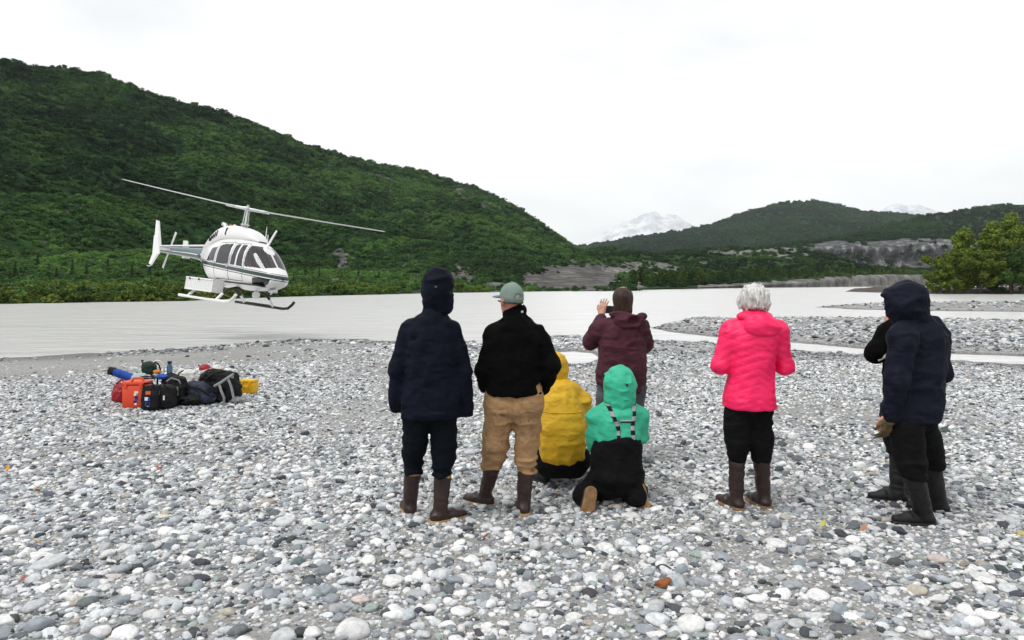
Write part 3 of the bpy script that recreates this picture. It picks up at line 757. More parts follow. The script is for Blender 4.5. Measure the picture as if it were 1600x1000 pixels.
# the rusty orange rock and a few orange leaves
x, y, _ = at(1036, 915)
big_stone(x, y, 0.052, 'rust', 3, 'rusty orange jagged rock lying on the grey gravel in the foreground', yaw=.2, tall=1.15, sink=0.2)
MARKS = [(px, py, nm) for px, py, nm in ((690, 815, "the tall person's boots"), (790, 800, "the cap wearer's boots"), (935, 800, "the green jacket's boots"), (1168, 800, "the pink jacket's boots"), (1435, 825, "the black boots"), (1036, 912, 'the rusty orange rock'),
    (551, 990, 'the big squarish white stone'), (157, 990, 'the white upright stone'), (51, 950, 'the round pale corner stone'), (1430, 925, 'the cream oval stone'), (1492, 985, 'the speckled grey stone'), (1536, 905, 'the flat-topped white stone'), (897, 965, 'the white stone on bare sand'),
    (1080, 980, 'the broad white slab'), (262, 940, 'the long pale stone over a hollow'), (1276, 930, 'the long white wedge stone'), (445, 815, 'the large pale stone left of the boots'), (207, 640, 'the orange box'), (75, 885, 'the long flat pale slab'), (1214, 850, 'the large white stone below the brown boots'), (690, 900, 'the angular pale pointed stone'), (254, 806, 'the cream stone at left'))]
USED = {}
def stone_label(x, y, L_, tn):
    px, py = CX + x / y * F_PX, HY + CAM_H / y * F_PX
    size = 'small' if L_ < .042 else ('mid-sized' if L_ < .054 else 'large')
    for mx, my, nm in sorted(MARKS, key=lambda m: (m[0] - px) ** 2 + 2 * (m[1] - py) ** 2):
        dx, dy = px - mx, py - my
        far = 'close' if math.hypot(dx, dy) < 70 else ('a little way' if math.hypot(dx, dy) < 150 else 'some way')
        rel = ('right of' if dx > 0 else 'left of') if abs(dx) > abs(dy) else ('below' if dy > 0 else 'above')
        for dtl in ('%s %s' % (far, rel), '%s and %s %s' % (far, 'below' if dy > 0 else 'above', 'right of' if dx > 0 else 'left of')):
            lb = '%s %s stone %s %s' % (size, WORD[tn], dtl, nm)
            if len(lb.split()) > 16: continue
            if lb not in USED: USED[lb] = 1; return lb
    return '%s %s river stone in the near gravel' % (size, WORD[tn])
cls = ['pale', 'white', 'grey', 'blue', 'dark', 'green', 'tan']
tries = 0
while len(placed) < 296 and tries < 6000:
    tries += 1
    y = 3.3 + 5.2 * random.random() ** 1.6
    x = random.uniform(-1, 1) * ((CX + 20) / F_PX * y)
    L_ = random.choice([0.036, 0.04, 0.045, 0.05, 0.056, 0.066]) * random.uniform(0.9, 1.1)
    if sandiness(np.array([x]), np.array([y]))[0] > 0.9: continue
    if any((x - a) ** 2 + (y - b) ** 2 < (L_ + c) ** 2 * 1.1 for a, b, c in placed): continue
    if any((x - a) ** 2 + (y - b) ** 2 < 0.30 ** 2 for a, b in FEET): continue
    tn = random.choices(cls, [30, 26, 20, 16, 8, 4, 3])[0]
    big_stone(x, y, L_, tn, random.randrange(14), stone_label(x, y, L_, tn), tall=random.uniform(.8, 1.1))
def leaf_bit(px, py, col, label):
    x, y, _ = at(px, py); g = float(ground(np.array([x]), np.array([y]))[0])
    mb = MB(); V = [(0, -.03, .004), (.016, -.012, .014), (.018, .01, .008), (0, .035, .018), (-.017, .012, .012), (-.015, -.012, .006)]
    mb.poly(V, .002, (0, 0, 1)); o = mb.build('fallen_leaf', plain('dead leaf', col, .7)); o.location = (x, y, g + 0.045); o.rotation_euler = (.5, .2, random.uniform(0, 6)); tag(o, label, 'leaf', 'fallen leaves on the gravel')
for px, py, c, lb in ((57, 861, (.55, .25, .03), 'small orange leaf on the gravel at the lower left'), (37, 918, (.45, .08, .05), 'small red leaf on the gravel in the lower left corner'), (247, 740, (.5, .09, .04), 'small red leaf on the gravel left of the tall person'),
                  (12, 740, (.6, .25, .03), 'small orange leaf on the gravel at the left edge'), (59, 776, (.55, .2, .02), 'small orange leaf on the gravel below the red box'), (760, 849, (.55, .14, .04), 'small red-orange leaf on the gravel below the cap wearer'),
                  (1350, 838, (.5, .2, .08), 'small tan-orange leaf left of the black boots'), (1594, 847, (.6, .45, .05), 'small yellow leaf on the gravel at the right edge'), (1286, 831, (.45, .45, .08), 'small yellow-green leaf on the gravel right of the brown boots')):
    leaf_bit(px, py, c, lb)

# ------------------------------------------------------------------ shrubs and trees
def leafy(seed, nleaf, size, shape='bush', squash=0.8):
    """a clump of leaf-sized faces spread through lobed volumes, unit radius"""
    r = np.random.default_rng(seed)
    nl = 9 if shape == 'bush' else 1
    cs = r.normal(0, 0.42, (nl, 3)); cs[:, 2] = np.abs(cs[:, 2]) * 0.9 + 0.25
    rad = r.uniform(0.28, 0.55, nl)
    k = r.integers(0, nl, nleaf)
    d = r.normal(size=(nleaf, 3)); d /= np.linalg.norm(d, axis=1)[:, None]
    d[:, 2] = np.where(r.random(nleaf) < 0.6, np.abs(d[:, 2]), d[:, 2])
    p = cs[k] + d * (rad[k] * (0.55 + 0.5 * r.random(nleaf)))[:, None]
    p[:, 2] *= squash
    return leaf_quads(p, d * 0.7 + r.normal(0, .5, (nleaf, 3)) + np.array([0, 0, .5]), size * r.uniform(.6, 1.3, nleaf), r)
def leaf_quads(p, nrm, s, r):
    n = len(p)
    nrm = nrm / (np.linalg.norm(nrm, axis=1)[:, None] + 1e-9)
    a = np.cross(nrm, r.normal(size=(n, 3))); a /= np.linalg.norm(a, axis=1)[:, None] + 1e-9
    b = np.cross(nrm, a)
    s = s[:, None]
    V = np.stack([p - a * s * .5, p + b * s * .42 - a * s * .05, p + a * s * .55, p - b * s * .42 + a * s * .05], 1).reshape(-1, 3)
    return V, np.arange(4 * n).reshape(-1, 4)
def leaf_material(name, col=None, lo=0.6, hi=1.35, attr=True, trans=0.25):
    m, nt, b = new_mat(name, 0.75, 0.15)
    L = nt.links
    if attr:
        a = N(nt, 'ShaderNodeAttribute', attribute_name='tone', attribute_type='INSTANCER'); base = a.outputs['Color']
    else:
        q = N(nt, 'ShaderNodeRGB'); q.outputs[0].default_value = (*col, 1); base = q.outputs[0]
    geo = N(nt, 'ShaderNodeNewGeometry')
    r = ramp(nt, [(0.0, (lo, lo, lo)), (1.0, (hi, hi, hi * 0.9))]); L.new(geo.outputs['Random Per Island'], r.inputs['Fac'])
    c = mixc(nt, 1.0, base, r.outputs['Color'], 'MULTIPLY')
    L.new(c, b.inputs['Base Color'])
    tr = N(nt, 'ShaderNodeBsdfTranslucent'); L.new(c, tr.inputs['Color'])
    mx = N(nt, 'ShaderNodeMixShader'); mx.inputs[0].default_value = trans
    L.new(b.outputs[0], mx.inputs[1]); L.new(tr.outputs[0], mx.inputs[2])
    L.new(mx.outputs[0], nt.nodes['Material Output'].inputs['Surface'])
    return m
M_LEAF = leaf_material('hill shrub leaves', lo=.8, hi=1.2)
BUSH = [leafy(300 + i, 300, 0.30) for i in range(5)]
def scatter(name, T, n, size, colf, seed, keepf=None, label=None, protos=BUSH, zoff=-0.15, zs=1.0):
    r = np.random.default_rng(seed)
    P, px, py = T.sample(n, r)
    s = size(P, px, py, r)
    k = np.ones(n, bool) if keepf is None else keepf(P, px, py, r)
    k &= P[:, 2] > ZW + 0.05
    P, px, py, s = P[k], px[k], py[k], s[k]; n = len(P)
    C = colf(P, px, py, r)
    P = P + np.stack([0 * s, 0 * s, zoff * s], -1)
    SCl = np.stack([s * r.uniform(.85, 1.2, n), s * r.uniform(.85, 1.2, n), s * r.uniform(.75, 1.1, n) * zs], -1)
    RT = np.stack([r.normal(0, .08, n), r.normal(0, .08, n), r.random(n) * 6.28], -1)
    return make_instancer(name, lib(protos, 'shrub', M_LEAF), P, RT, SCl, r.integers(0, len(protos), n), C, label=label, cat='shrubs')
def green(P, px, py, r, dark, mid, lite, L1=60., L2=14., bias=0.0):
    v = 0.5 + 1.05 * fbm(P[:, 0] / L1, P[:, 1] / L1, P[:, 2] / L1, 3) + 0.42 * fbm(P[:, 0] / L2 + 9, P[:, 1] / L2, P[:, 2] / L2, 2) + r.normal(0, .15, len(P)) + bias
    v = np.clip(v, 0, 1)[:, None]
    d, m, l = (np.array(q) for q in (dark, mid, lite))
    return np.where(v < .5, d + (m - d) * v * 2, m + (l - m) * (v * 2 - 1))
def hill_size(P, px, py, r):
    d = P[:, 1]
    s = (1.2 + 2.6 * r.random(len(P)) ** 2.0) * np.clip(d / 480, 0.28, 1.2)
    return s
def hill_keep(P, px, py, r):
    rk = np.zeros(len(P))
    for cx, cy, sx_, sy_, a in ((532, 410, 10, 20, 1), (522, 440, 12, 8, .8), (725, 432, 40, 18, .75), (645, 428, 18, 20, .6), (890, 439, 85, 15, 1.5), (915, 424, 70, 10, 1.2), (955, 428, 50, 11, .8), (715, 300, 16, 12, .5), (598, 285, 30, 18, .35), (760, 322, 16, 16, .4), (770, 445, 40, 8, .9)):
        rk = np.maximum(rk, a * np.exp(-((px - cx) / sx_) ** 2 - ((py - cy) / sy_) ** 2))
    bdd = np.interp(px, lpx, bd)
    return (r.random(len(P)) > rk * 1.3) & ~((P[:, 1] < bdd + np.interp(px, [0, 400, 760], [30, 18, 6]) * r.random(len(P))) & (px < 760))
def hill_col(P, px, py, r):
    c = green(P, px, py, r, (0.012, 0.040, 0.016), (0.034, 0.092, 0.028), (0.095, 0.200, 0.050), 45., 9., 0.03)
    low = np.clip((P[:, 1] < 300) * 1.0 * np.clip((300 - P[:, 1]) / 160, 0, 1), 0, 1)[:, None]
    slope = (np.clip((py - 270) / 90, 0, 1) * (0.5 + 0.8 * fbm(P[:, 0] / 70, P[:, 1] / 70, 5., 3)))[:, None]
    return c * (1 + 0.25 * low) + low * np.array([0.010, 0.008, 0.0]) + np.clip(slope, 0, 1) * np.array([0.017, 0.019, 0.002])
scatter('hillside_shrubs', HILL, 84000, hill_size, hill_col, 5, hill_keep, 'dense dark green alder scrub covering the big hill')
# low yellow-green willow strip on the left bank
def strip_keep(P, px, py, r):
    bdd = np.interp(px, lpx, bd)
    return (P[:, 1] > bdd - 0.6) & (P[:, 1] < bdd + 36 * r.random(len(P)) ** .8) & (px < 760) & (r.random(len(P)) < np.interp(px, [0, 400, 760], [1, .75, .45]))
scatter('riverside_willow_strip', HILL, 60000, lambda P, px, py, r: 0.28 + 0.9 * r.random(len(P)) ** 2.5, lambda P, px, py, r: green(P, px, py, r, (0.022, 0.045, 0.012), (0.07, 0.115, 0.019), (0.15, 0.19, 0.033), 12., 3.), 6, strip_keep, 'low yellow green willow scrub along the far left bank')
scatter('bench_shrubs', BENCH, 17000, lambda P, px, py, r: r.uniform(0.9, 2.6, len(P)) * np.clip(P[:, 1] / 420, .6, 1.3), lambda P, px, py, r: green(P, px, py, r, (0.011, 0.034, 0.013), (0.025, 0.068, 0.018), (0.06, 0.125, 0.03)), 8,
        lambda P, px, py, r: (P[:, 1] > np.interp(px, bp_, b_d) + np.where(fbm(P[:, 0] / 9, P[:, 1] / 30, 8., 3) > .05, 3.0, 8.5)) & ((px > 1005) | (py < 412)) & (fbm(P[:, 0] / 26, P[:, 1] / 26, 3., 3) + 0.42 > r.random(len(P)) * 0.55) & ~((np.abs(py - 391) < 5) & (px > 1090) & (r.random(len(P)) < .6)), 'mixed green scrub on the low bench beyond the river')
scatter('cliff_hill_shrubs', CLIFF, 16000, lambda P, px, py, r: r.uniform(2.6, 6.0, len(P)), lambda P, px, py, r: green(P, px, py, r, (0.007, 0.027, 0.013), (0.014, 0.050, 0.018), (0.034, 0.092, 0.028), 110., 25.), 9,
        lambda P, px, py, r: ~((P[:, 1] > 855) & (P[:, 1] < 950) & (px > 1225) & (px < 1560)) | (r.random(len(P)) < 0.03), 'dark green scrub on the hill above the pale cliff')
scatter('far_hill_shrubs', MID, 15000, lambda P, px, py, r: r.uniform(5.0, 11.0, len(P)), lambda P, px, py, r: green(P, px, py, r, (0.006, 0.028, 0.014), (0.012, 0.050, 0.020), (0.030, 0.092, 0.03), 240., 50.), 10, None, 'green scrub covering the rounded far hill')

M_BARK = plain('grey brown bark', (0.10, 0.08, 0.06), 0.9, scale=14, var=0.35, bump=0.5)
def trunk_tubes(mb, segs):
    for a, b, ra, rb in segs: mb.tube([a, (Vector(a) + Vector(b)) / 2 + Vector((random.uniform(-.02, .02),) * 3) * (Vector(b) - Vector(a)).length, b], [ra, (ra + rb) / 2, rb], 6)
def broadleaf(name, h, w, seed, nleaf, leafs, mat, full=0.12):
    """tapered trunk with limbs; leaves gathered round the limb ends"""
    random.seed(seed); r = np.random.default_rng(seed)
    root = empty(name)
    mb = MB(); segs = []; tips = []
    mb_top = Vector((random.uniform(-.06, .06) * h, random.uniform(-.06, .06) * h, h * .93))
    segs.append(((0, 0, -0.3), tuple(mb_top * .5), .028 * h, .018 * h)); segs.append((tuple(mb_top * .5), tuple(mb_top), .018 * h, .005 * h))
    nlimb = 26
    for i in range(nlimb):
        t = full + (0.97 - full) * (i + random.random() * .6) / nlimb
        b = mb_top * t
        a = i * 2.4 + random.uniform(-.4, .4)
        prof = (1.02 - t) ** .62 * .95 + .08 if full > .05 else math.sin(PI * min(1, (t * .74 + .24))) ** .6
        ln = w * prof * random.uniform(.65, 1.12)
        e = b + Vector((math.cos(a) * ln, math.sin(a) * ln, ln * random.uniform(.25, .75)))
        segs.append((tuple(b), tuple(e), .009 * h * (1 - t * .6), .002 * h))
        tips.append((b, e, ln))
    tips.append((mb_top * .85, mb_top * 1.06, w * .3))
    trunk_tubes(mb, segs)
    mb.build('trunk', M_BARK, root, smooth=True)
    P, D = [], []
    per = nleaf // len(tips)
    for b, e, ln in tips:
        b = np.array(b); e = np.array(e)
        ncl = 5
        for q in range(ncl):
            c = b + (e - b) * r.uniform(.45, 1.12); sp = max(.10 * h, ln * .30) * r.uniform(.5, 1.0)
            d = r.normal(size=(per // ncl, 3)); d /= np.linalg.norm(d, axis=1)[:, None]
            P.append(c + d * sp * (r.random((len(d), 1)) ** .45) * np.array([1, 1, .75])); D.append(d + np.array([0, 0, .5]) + r.normal(0, .4, d.shape))
    P = np.concatenate(P); D = np.concatenate(D)
    P[:, 2] = np.maximum(P[:, 2], 0.02 * h)
    V, Fq = leaf_quads(P, D, leafs * r.uniform(.6, 1.3, len(P)), r)
    link('crown', mesh_np('crown', V, Fq, False), mat, root)
    return root
def copy_tree(o, loc, rz, s, label=None, group=None, cat=None):
    c = o.copy(); COL.objects.link(c); c.location = loc; c.rotation_euler = (0, 0, rz); c.scale = (s, s, s) if not isinstance(s, tuple) else s
    for ch in [q for q in bpy.data.objects if q.parent == o]:
        k = ch.copy(); COL.objects.link(k); k.parent = c
    tag(c, label, cat, group)
    return c
GL = lambda n, c, t=.3: leaf_material(n, c, .55, 1.45, False, t)
ML1, ML2, ML3 = GL('bright willow leaves', (0.15, 0.215, 0.034)), GL('olive willow leaves', (0.105, 0.145, 0.021)), GL('deep green leaves', (0.05, 0.095, 0.022))
# trees on the right bank: px of the trunk, top row, spread px, leaves, label
RT = [(1500, 362, 30, ML1, 12000, 'slender bright green tree, left and tallest-topped of the pair by the river bend'),
      (1580, 343, 46, ML1, 20000, 'tallest bright green tree at the right edge beyond the river'),
      (1546, 352, 30, ML1, 12000, 'bright green tree just left of the tallest one at the right edge'),
      (1492, 405, 34, ML2, 13000, 'olive green willow bush at the foot of the slender tree'),
      (1532, 398, 40, ML2, 15000, 'broad olive willow bush in the middle of the right bank thicket'),
      (1470, 428, 20, ML2, 6000, 'small olive bush at the left end of the right bank thicket'),
      (1580, 400, 40, ML3, 13000, 'dark green bush under the tallest tree at the right edge'),
      (1640, 350, 46, ML1, 6000, 'bright green tree cut by the right edge of the picture'),
      (1620, 415, 40, ML3, 5000, 'dark bush cut by the right edge of the picture')]
for i, (px, top, sp, mt, nl, lb) in enumerate(RT):
    d = 121 + [6, 3, 7, 0, -1, -1, -2, 5, -2][i]
    h = (462 - top) / F_PX * d; w = sp / F_PX * d
    t = broadleaf('riverside_tree' if i in (0, 1, 2, 7) else 'willow_bush', h, w, 900 + i, nl, 0.40 if i in (0, 1, 2, 7) else .36, mt, .06 if i in (0, 1, 2, 7) else .02)
    t.location = ((px - CX) / F_PX * d, d, -0.25)
    tag(t, lb, 'tree' if i in (0, 1, 2, 7) else 'bush', 'thicket on the right bank')
# the low earth bank they stand on
def bankpts():
    X = np.linspace(((1440 - CX) / F_PX) * 118, ((2500 - CX) / F_PX) * 118, 90); u = np.linspace(0, 1, 16)
    XX, UU = np.meshgrid(X, u, indexing='ij')
    ends = np.clip((XX - X[0]) / 4.0, 0, 1)
    YY = 115 + UU * 34 + 1.2 * fbm(XX / 5, UU * 2, 1., 3)
    ZZ = -0.8 + np.sin(np.clip(UU * 2.2, 0, PI)) * 1.5 * ends + 0.25 * fbm(XX / 2.2, YY / 2.2, 4., 3) * ends
    return XX, YY, ZZ
XX, YY, ZZ = bankpts()
M_BANK = plain('dark earth bank', (0.07, 0.055, 0.045), 0.95, scale=1.5, var=.5, bump=.8)
tag(link('earth_bank', grid_mesh('earth_bank', XX, YY, ZZ), M_BANK), kind='structure')
# young trees along the far bank
Y1 = [broadleaf('young_tree', 5.0, 1.15, 700 + i, 900, 0.42, GL('young tree leaves', c), .05) for i, c in enumerate([(0.045, 0.085, 0.018), (0.07, 0.115, 0.022), (0.028, 0.06, 0.02)])]
random.seed(44)
first = [True] * 3
for i in range(86):
    px = 985 + (1445 - 985) * (i + random.random() * .9) / 86
    d = float(np.interp(px, bp_, b_d)) + random.uniform(10, 46)
    x, y = (px - CX) / F_PX * d, d
    ii = int(np.clip(np.searchsorted(BENCH.px, px), 0, len(BENCH.px) - 1)); jj = int(np.argmin(np.abs(BENCH.Y[ii, :BENCH.nvis] - d))); z = float(BENCH.Z[ii, jj])
    k = random.randrange(3); s = random.uniform(.55, 1.15) * float(np.interp(px, [958, 1200, 1300, 1445], [1.0, .95, .8, .75]))
    where = 'close right of the dark-haired head' if px < 1060 else ('close left of the white-haired head' if px < 1150 else ('right of the white-haired head' if px < 1225 else ('midway between white hair and navy hood' if px < 1300 else ('left of the navy hood' if px < 1375 else 'behind the navy hood'))))
    tone_ = ['mid green', 'light green', 'dark green'][k]; sz = 'short' if s < .7 else ('middling' if s < .9 else 'tall')
    lb = '%s %s young tree on the far bank, %s' % (sz, tone_, where)
    if first[k]:
        o = Y1[k]; first[k] = False; o.location = (x, y, z); o.scale = (s, s, s); tag(o, lb, 'tree', 'young trees along the far bank')
    else: copy_tree(Y1[k], (x, y, z), random.uniform(0, 6), s, lb, 'young trees along the far bank', 'tree')
# conifers standing out of the scrub
def spruce(seed):
    random.seed(seed); r = np.random.default_rng(seed)
    root = empty('spruce_tree'); mb = MB(); mb.tube([(0, 0, -.3), (0, 0, .6), (0, 0, 1.0)], [.025, .015, .003], 6); mb.build('trunk', M_BARK, root)
    P, D = [], []
    for i in range(26):
        z = .06 + .92 * i / 26; R = .20 * (1 - z) ** .85 + .008
        m = int(10 + 40 * (1 - z)); a = r.random(m) * 6.28; q = R * np.sqrt(r.random(m)) * r.uniform(.75, 1.2)
        P.append(np.stack([np.cos(a) * q, np.sin(a) * q, z - q * .35 + r.normal(0, .008, m)], -1)); D.append(np.stack([np.cos(a) * .5, np.sin(a) * .5, np.ones(m)], -1) + r.normal(0, .3, (m, 3)))
    V, Fq = leaf_quads(np.concatenate(P), np.concatenate(D), .05 * r.uniform(.6, 1.3, sum(map(len, P))), r)
    link('crown', mesh_np('crown', V, Fq, False), GL('spruce needles', (0.012, 0.028, 0.014), .1), root); return root
SPR = [spruce(61), spruce(62)]
HP, hpx, hpy = HILL.sample(40000, np.random.default_rng(3))
spots = [(546, 392, 26), (573, 392, 16), (458, 402, 15), (482, 398, 14), (505, 404, 13), (700, 398, 16), (735, 405, 14), (828, 388, 12), (846, 392, 13), (868, 396, 12), (800, 400, 14), (790, 412, 13), (900, 402, 13), (920, 406, 12),
         (620, 392, 12), (648, 396, 13), (770, 396, 11), (60, 420, 18), (110, 428, 22), (140, 430, 20), (170, 425, 18), (205, 432, 22), (20, 428, 20), (232, 436, 20), (84, 436, 18), (478, 436, 20), (500, 440, 18), (590, 440, 16), (560, 436, 18), (460, 444, 16)]
for i, (px, py, hp) in enumerate(spots):
    k = int(np.argmin((hpx - px) ** 2 + (hpy - py) ** 2)); p = HP[k]; h = hp / F_PX * p[1] * 1.15
    where = 'at the far left edge' if px < 70 else ('left of the helicopter tail' if px < 150 else ('just under the helicopter tail' if px < 300 else ('right of the helicopter nose' if px < 520 else ('left of the tall hooded head' if px < 650 else ('between the navy hood and the green cap' if px < 775 else 'right of the green cap')))))
    lb = 'largest dark spruce standing out of the scrub right of the rotor' if i == 0 else '%s dark spruce %s, %s' % ('tiny' if hp < 14 else ('small' if hp < 18 else 'slender'), 'among the bank scrub' if py > 415 else 'on the hill slope', where)
    if i < 2: o = SPR[i]; o.location = p; o.scale = (h, h, h); tag(o, lb, 'tree', 'spruces on the hillside')
    else: copy_tree(SPR[i % 2], p, random.uniform(0, 6), h, lb, 'spruces on the hillside', 'tree')
# ================================================================== HELICOPTER (x forward, y to its left, z up from the skids)
M_WHITE = plain('white aircraft paint', (0.78, 0.78, 0.77), 0.28, spec=0.5, var=0.03, scale=3.0, bump=0.02, coat=0.4)
M_TEAL = plain('teal green aircraft paint', (0.030, 0.085, 0.095), 0.25, metal=0.35, spec=0.6, var=0.1, coat=0.5)
M_DKGREEN = plain('dark green aircraft paint', (0.012, 0.035, 0.035), 0.3, coat=0.4)
M_BLACK = plain('black rubber and plastic', (0.014, 0.014, 0.015), 0.55)
M_SILVER = plain('bare aluminium', (0.62, 0.63, 0.64), 0.35, metal=0.9, var=0.08)
M_LIGHTGREY = plain('light grey blade paint', (0.60, 0.61, 0.60), 0.4, var=0.08)
M_SEAT = plain('red seat cover', (0.55, 0.015, 0.025), 0.8)
M_LINING = plain('grey cabin lining', (0.03, 0.03, 0.033), 0.9)
M_DKLINE = plain('dark panel joint', (.10, .105, .11), .7)
M_AMBER = plain('amber lamp glass', (0.55, 0.16, 0.03), 0.2)
def glass_material(name, tint, dens):
    m = bpy.data.materials.new(name); m.use_nodes = True; nt = m.node_tree; nt.nodes.clear(); L = nt.links
    out = N(nt, 'ShaderNodeOutputMaterial'); tr = N(nt, 'ShaderNodeBsdfTransparent'); tr.inputs[0].default_value = (*tint, 1)
    gl = N(nt, 'ShaderNodeBsdfGlossy'); gl.inputs['Roughness'].default_value = 0.03; gl.inputs[0].default_value = (0.95, 0.97, 1, 1)
    fr = N(nt, 'ShaderNodeFresnel'); fr.inputs['IOR'].default_value = 1.5
    ns = N(nt, 'ShaderNodeTexNoise', Scale=3.0, Detail=2.0); tc = N(nt, 'ShaderNodeTexCoord'); L.new(tc.outputs['Object'], ns.inputs['Vector'])
    bp = N(nt, 'ShaderNodeBump', Strength=0.15, Distance=0.03); L.new(ns.outputs['Fac'], bp.inputs['Height'])
    L.new(bp.outputs['Normal'], gl.inputs['Normal']); L.new(bp.outputs['Normal'], fr.inputs['Normal'])
    ad = N(nt, 'ShaderNodeMath', operation='MULTIPLY_ADD'); ad.inputs[1].default_value = 1.1; ad.inputs[2].default_value = dens; L.new(fr.outputs[0], ad.inputs[0])
    mx = N(nt, 'ShaderNodeMixShader'); L.new(ad.outputs[0], mx.inputs[0]); L.new(tr.outputs[0], mx.inputs[1]); L.new(gl.outputs[0], mx.inputs[2]); L.new(mx.outputs[0], out.inputs[0])
    return m
M_GLASS = glass_material('tinted canopy glass', (0.45, 0.48, 0.50), 0.03)
M_CHIN = glass_material('dark chin glass', (0.10, 0.11, 0.12), 0.02)
def livery_material():
    m, nt, b = new_mat('white livery with green bands', 0.28, 0.5); L = nt.links
    tc = N(nt, 'ShaderNodeTexCoord'); sp = N(nt, 'ShaderNodeSeparateXYZ'); L.new(tc.outputs['Object'], sp.inputs[0])
    mu = N(nt, 'ShaderNodeMath', operation='MULTIPLY_ADD'); mu.inputs[1].default_value = 0.062; mu.inputs[2].default_value = 0.0; L.new(sp.outputs['X'], mu.inputs[0])
    ad = N(nt, 'ShaderNodeMath', operation='ADD'); L.new(sp.outputs['Z'], ad.inputs[0]); L.new(mu.outputs[0], ad.inputs[1])
    mr = N(nt, 'ShaderNodeMapRange'); mr.inputs['From Min'].default_value = 0.9; mr.inputs['From Max'].default_value = 1.9; L.new(ad.outputs[0], mr.inputs['Value'])
    W, G, B_ = (0.78, 0.78, 0.77), (0.010, 0.036, 0.036), (0.01, 0.012, 0.014)
    r = ramp(nt, [(0, W), (0.215, B_), (0.245, W), (0.275, G), (0.395, W), (0.42, B_), (0.44, W)], 'CONSTANT'); L.new(mr.outputs['Result'], r.inputs['Fac'])
    L.new(r.outputs['Color'], b.inputs['Base Color']); b.inputs['Coat Weight'].default_value = 0.4
    return m
M_LIVERY = livery_material()
heli = empty('helicopter', (-9.88, 26.03, 0.949), (-0.13537, 0.06068, -0.70089))
tag(heli, 'white helicopter with dark green bands hovering low over the river', 'helicopter')
def loft(stations, nx, nth, ex=2.5):
    S = np.array(stations, float); x = S[:, 0]
    order = np.argsort(x); S = S[order]; x = S[:, 0]
    xs = np.concatenate([np.linspace(x[0], x[-1] - 0.5, nx - 30), np.linspace(x[-1] - 0.5, x[-1], 31)[1:]])
    def sm(col):
        # monotone-ish cubic through the stations
        m = np.gradient(S[:, col], x); out = np.zeros(len(xs)); k = np.clip(np.searchsorted(x, xs) - 1, 0, len(x) - 2); h = x[k + 1] - x[k]; u = (xs - x[k]) / h
        a, b_ = S[k, col], S[k + 1, col]
        return (2*u**3-3*u**2+1)*a + (u**3-2*u**2+u)*h*m[k] + (-2*u**3+3*u**2)*b_ + (u**3-u**2)*h*m[k+1]
    zb, zt, hw = sm(1), sm(2), np.maximum(sm(3), 0.002); fr = sm(4) if S.shape[1] > 4 else np.full(len(xs), .45)
    th = np.linspace(0, 2 * PI, nth, endpoint=False); c, s = np.cos(th), np.sin(th)
    yy = np.sign(c) * np.abs(c) ** (2 / ex); zz = np.sign(s) * np.abs(s) ** (2 / ex)
    zc = zb + (zt - zb) * fr
    X = np.repeat(xs[:, None], nth, 1); Y = hw[:, None] * yy[None]; Z = zc[:, None] + np.where(zz[None] > 0, (zt - zc)[:, None], (zc - zb)[:, None]) * zz[None]
    return X, Y, Z
def loft_faces(X):
    n, m = X.shape; idx = np.arange(n * m).reshape(n, m); j2 = (np.arange(m) + 1) % m
    return np.stack([idx[:-1], idx[:-1][:, j2], idx[1:][:, j2], idx[1:]], -1).reshape(-1, 4)
def sub_mesh(name, V, Fq, mat, parent, off=0.0):
    u, inv = np.unique(Fq, return_inverse=True)
    o = link(name, mesh_np(name, V[u], inv.reshape(-1, 4)), mat, parent)
    if off:
        md = o.modifiers.new('thickness', 'SOLIDIFY'); md.thickness = off; md.offset = -1
    return o
FUS = [(3.02, .99, 1.04, .03), (2.98, .90, 1.13, .16), (2.85, .80, 1.25, .31), (2.6, .70, 1.40, .45), (2.25, .62, 1.68, .57), (1.85, .57, 1.98, .63), (1.4, .54, 2.19, .66), (.8, .52, 2.30, .67), (0, .52, 2.33, .67), (-.7, .54, 2.31, .66),
       (-1.2, .62, 2.24, .62), (-1.7, .84, 2.12, .52), (-2.1, 1.12, 2.02, .40), (-2.5, 1.34, 1.93, .30)]
X, Y, Z = loft(FUS, 230, 176, 2.45)
V = np.stack([X, Y, Z], -1).reshape(-1, 3); Fq = loft_faces(X)
C = V[Fq].mean(1); cx, cy, cz = C.T; ay = np.abs(cy)
def inpoly(x, z, poly): return sdist(x, z, poly)
WSD = inpoly(cx, cz, [(1.52, 1.32), (1.62, 2.02), (1.95, 1.905), (2.35, 1.58), (2.62, 1.335), (2.45, 1.31)])
wind = (inpoly(cx, cz, [(1.56, 1.30), (1.45, 2.04), (1.72, 2.045), (2.25, 1.70), (2.64, 1.365), (2.50, 1.29)]) > 0) & (ay > 0.035)
door = inpoly(cx, cz, [(.62, 1.32), (.66, 2.0), (.78, 2.06), (1.30, 2.04), (1.43, 1.30)]) > 0
door_split = (cx > .93) & (cx < 1.02)
rear = inpoly(cx, cz, [(-.42, 1.33), (-.42, 1.95), (-.3, 2.02), (.42, 2.06), (.48, 1.34)]) > 0
aft = inpoly(cx, cz, [(-1.28, 1.40), (-1.05, 1.86), (-.62, 1.92), (-.60, 1.38)]) > 0
chin = (inpoly(cx, cz, [(1.98, .72), (2.10, .96), (2.5, .99), (2.82, .965), (2.72, .82), (2.4, .68)]) > 0) & (ay > .13)
cut = wind | (door & ~door_split) | rear | aft | chin
V[:, 0] = np.where(V[:, 0] > 0, V[:, 0] * .955, V[:, 0] * .89)
dsd = np.abs(sdist(cx, cz, [(.55, .80), (.56, 2.08), (1.38, 2.10), (1.52, 1.28), (1.45, .80)])); rsd = np.abs(sdist(cx, cz, [(-.52, .80), (-.52, 2.08), (.50, 2.12), (.51, .80)]))
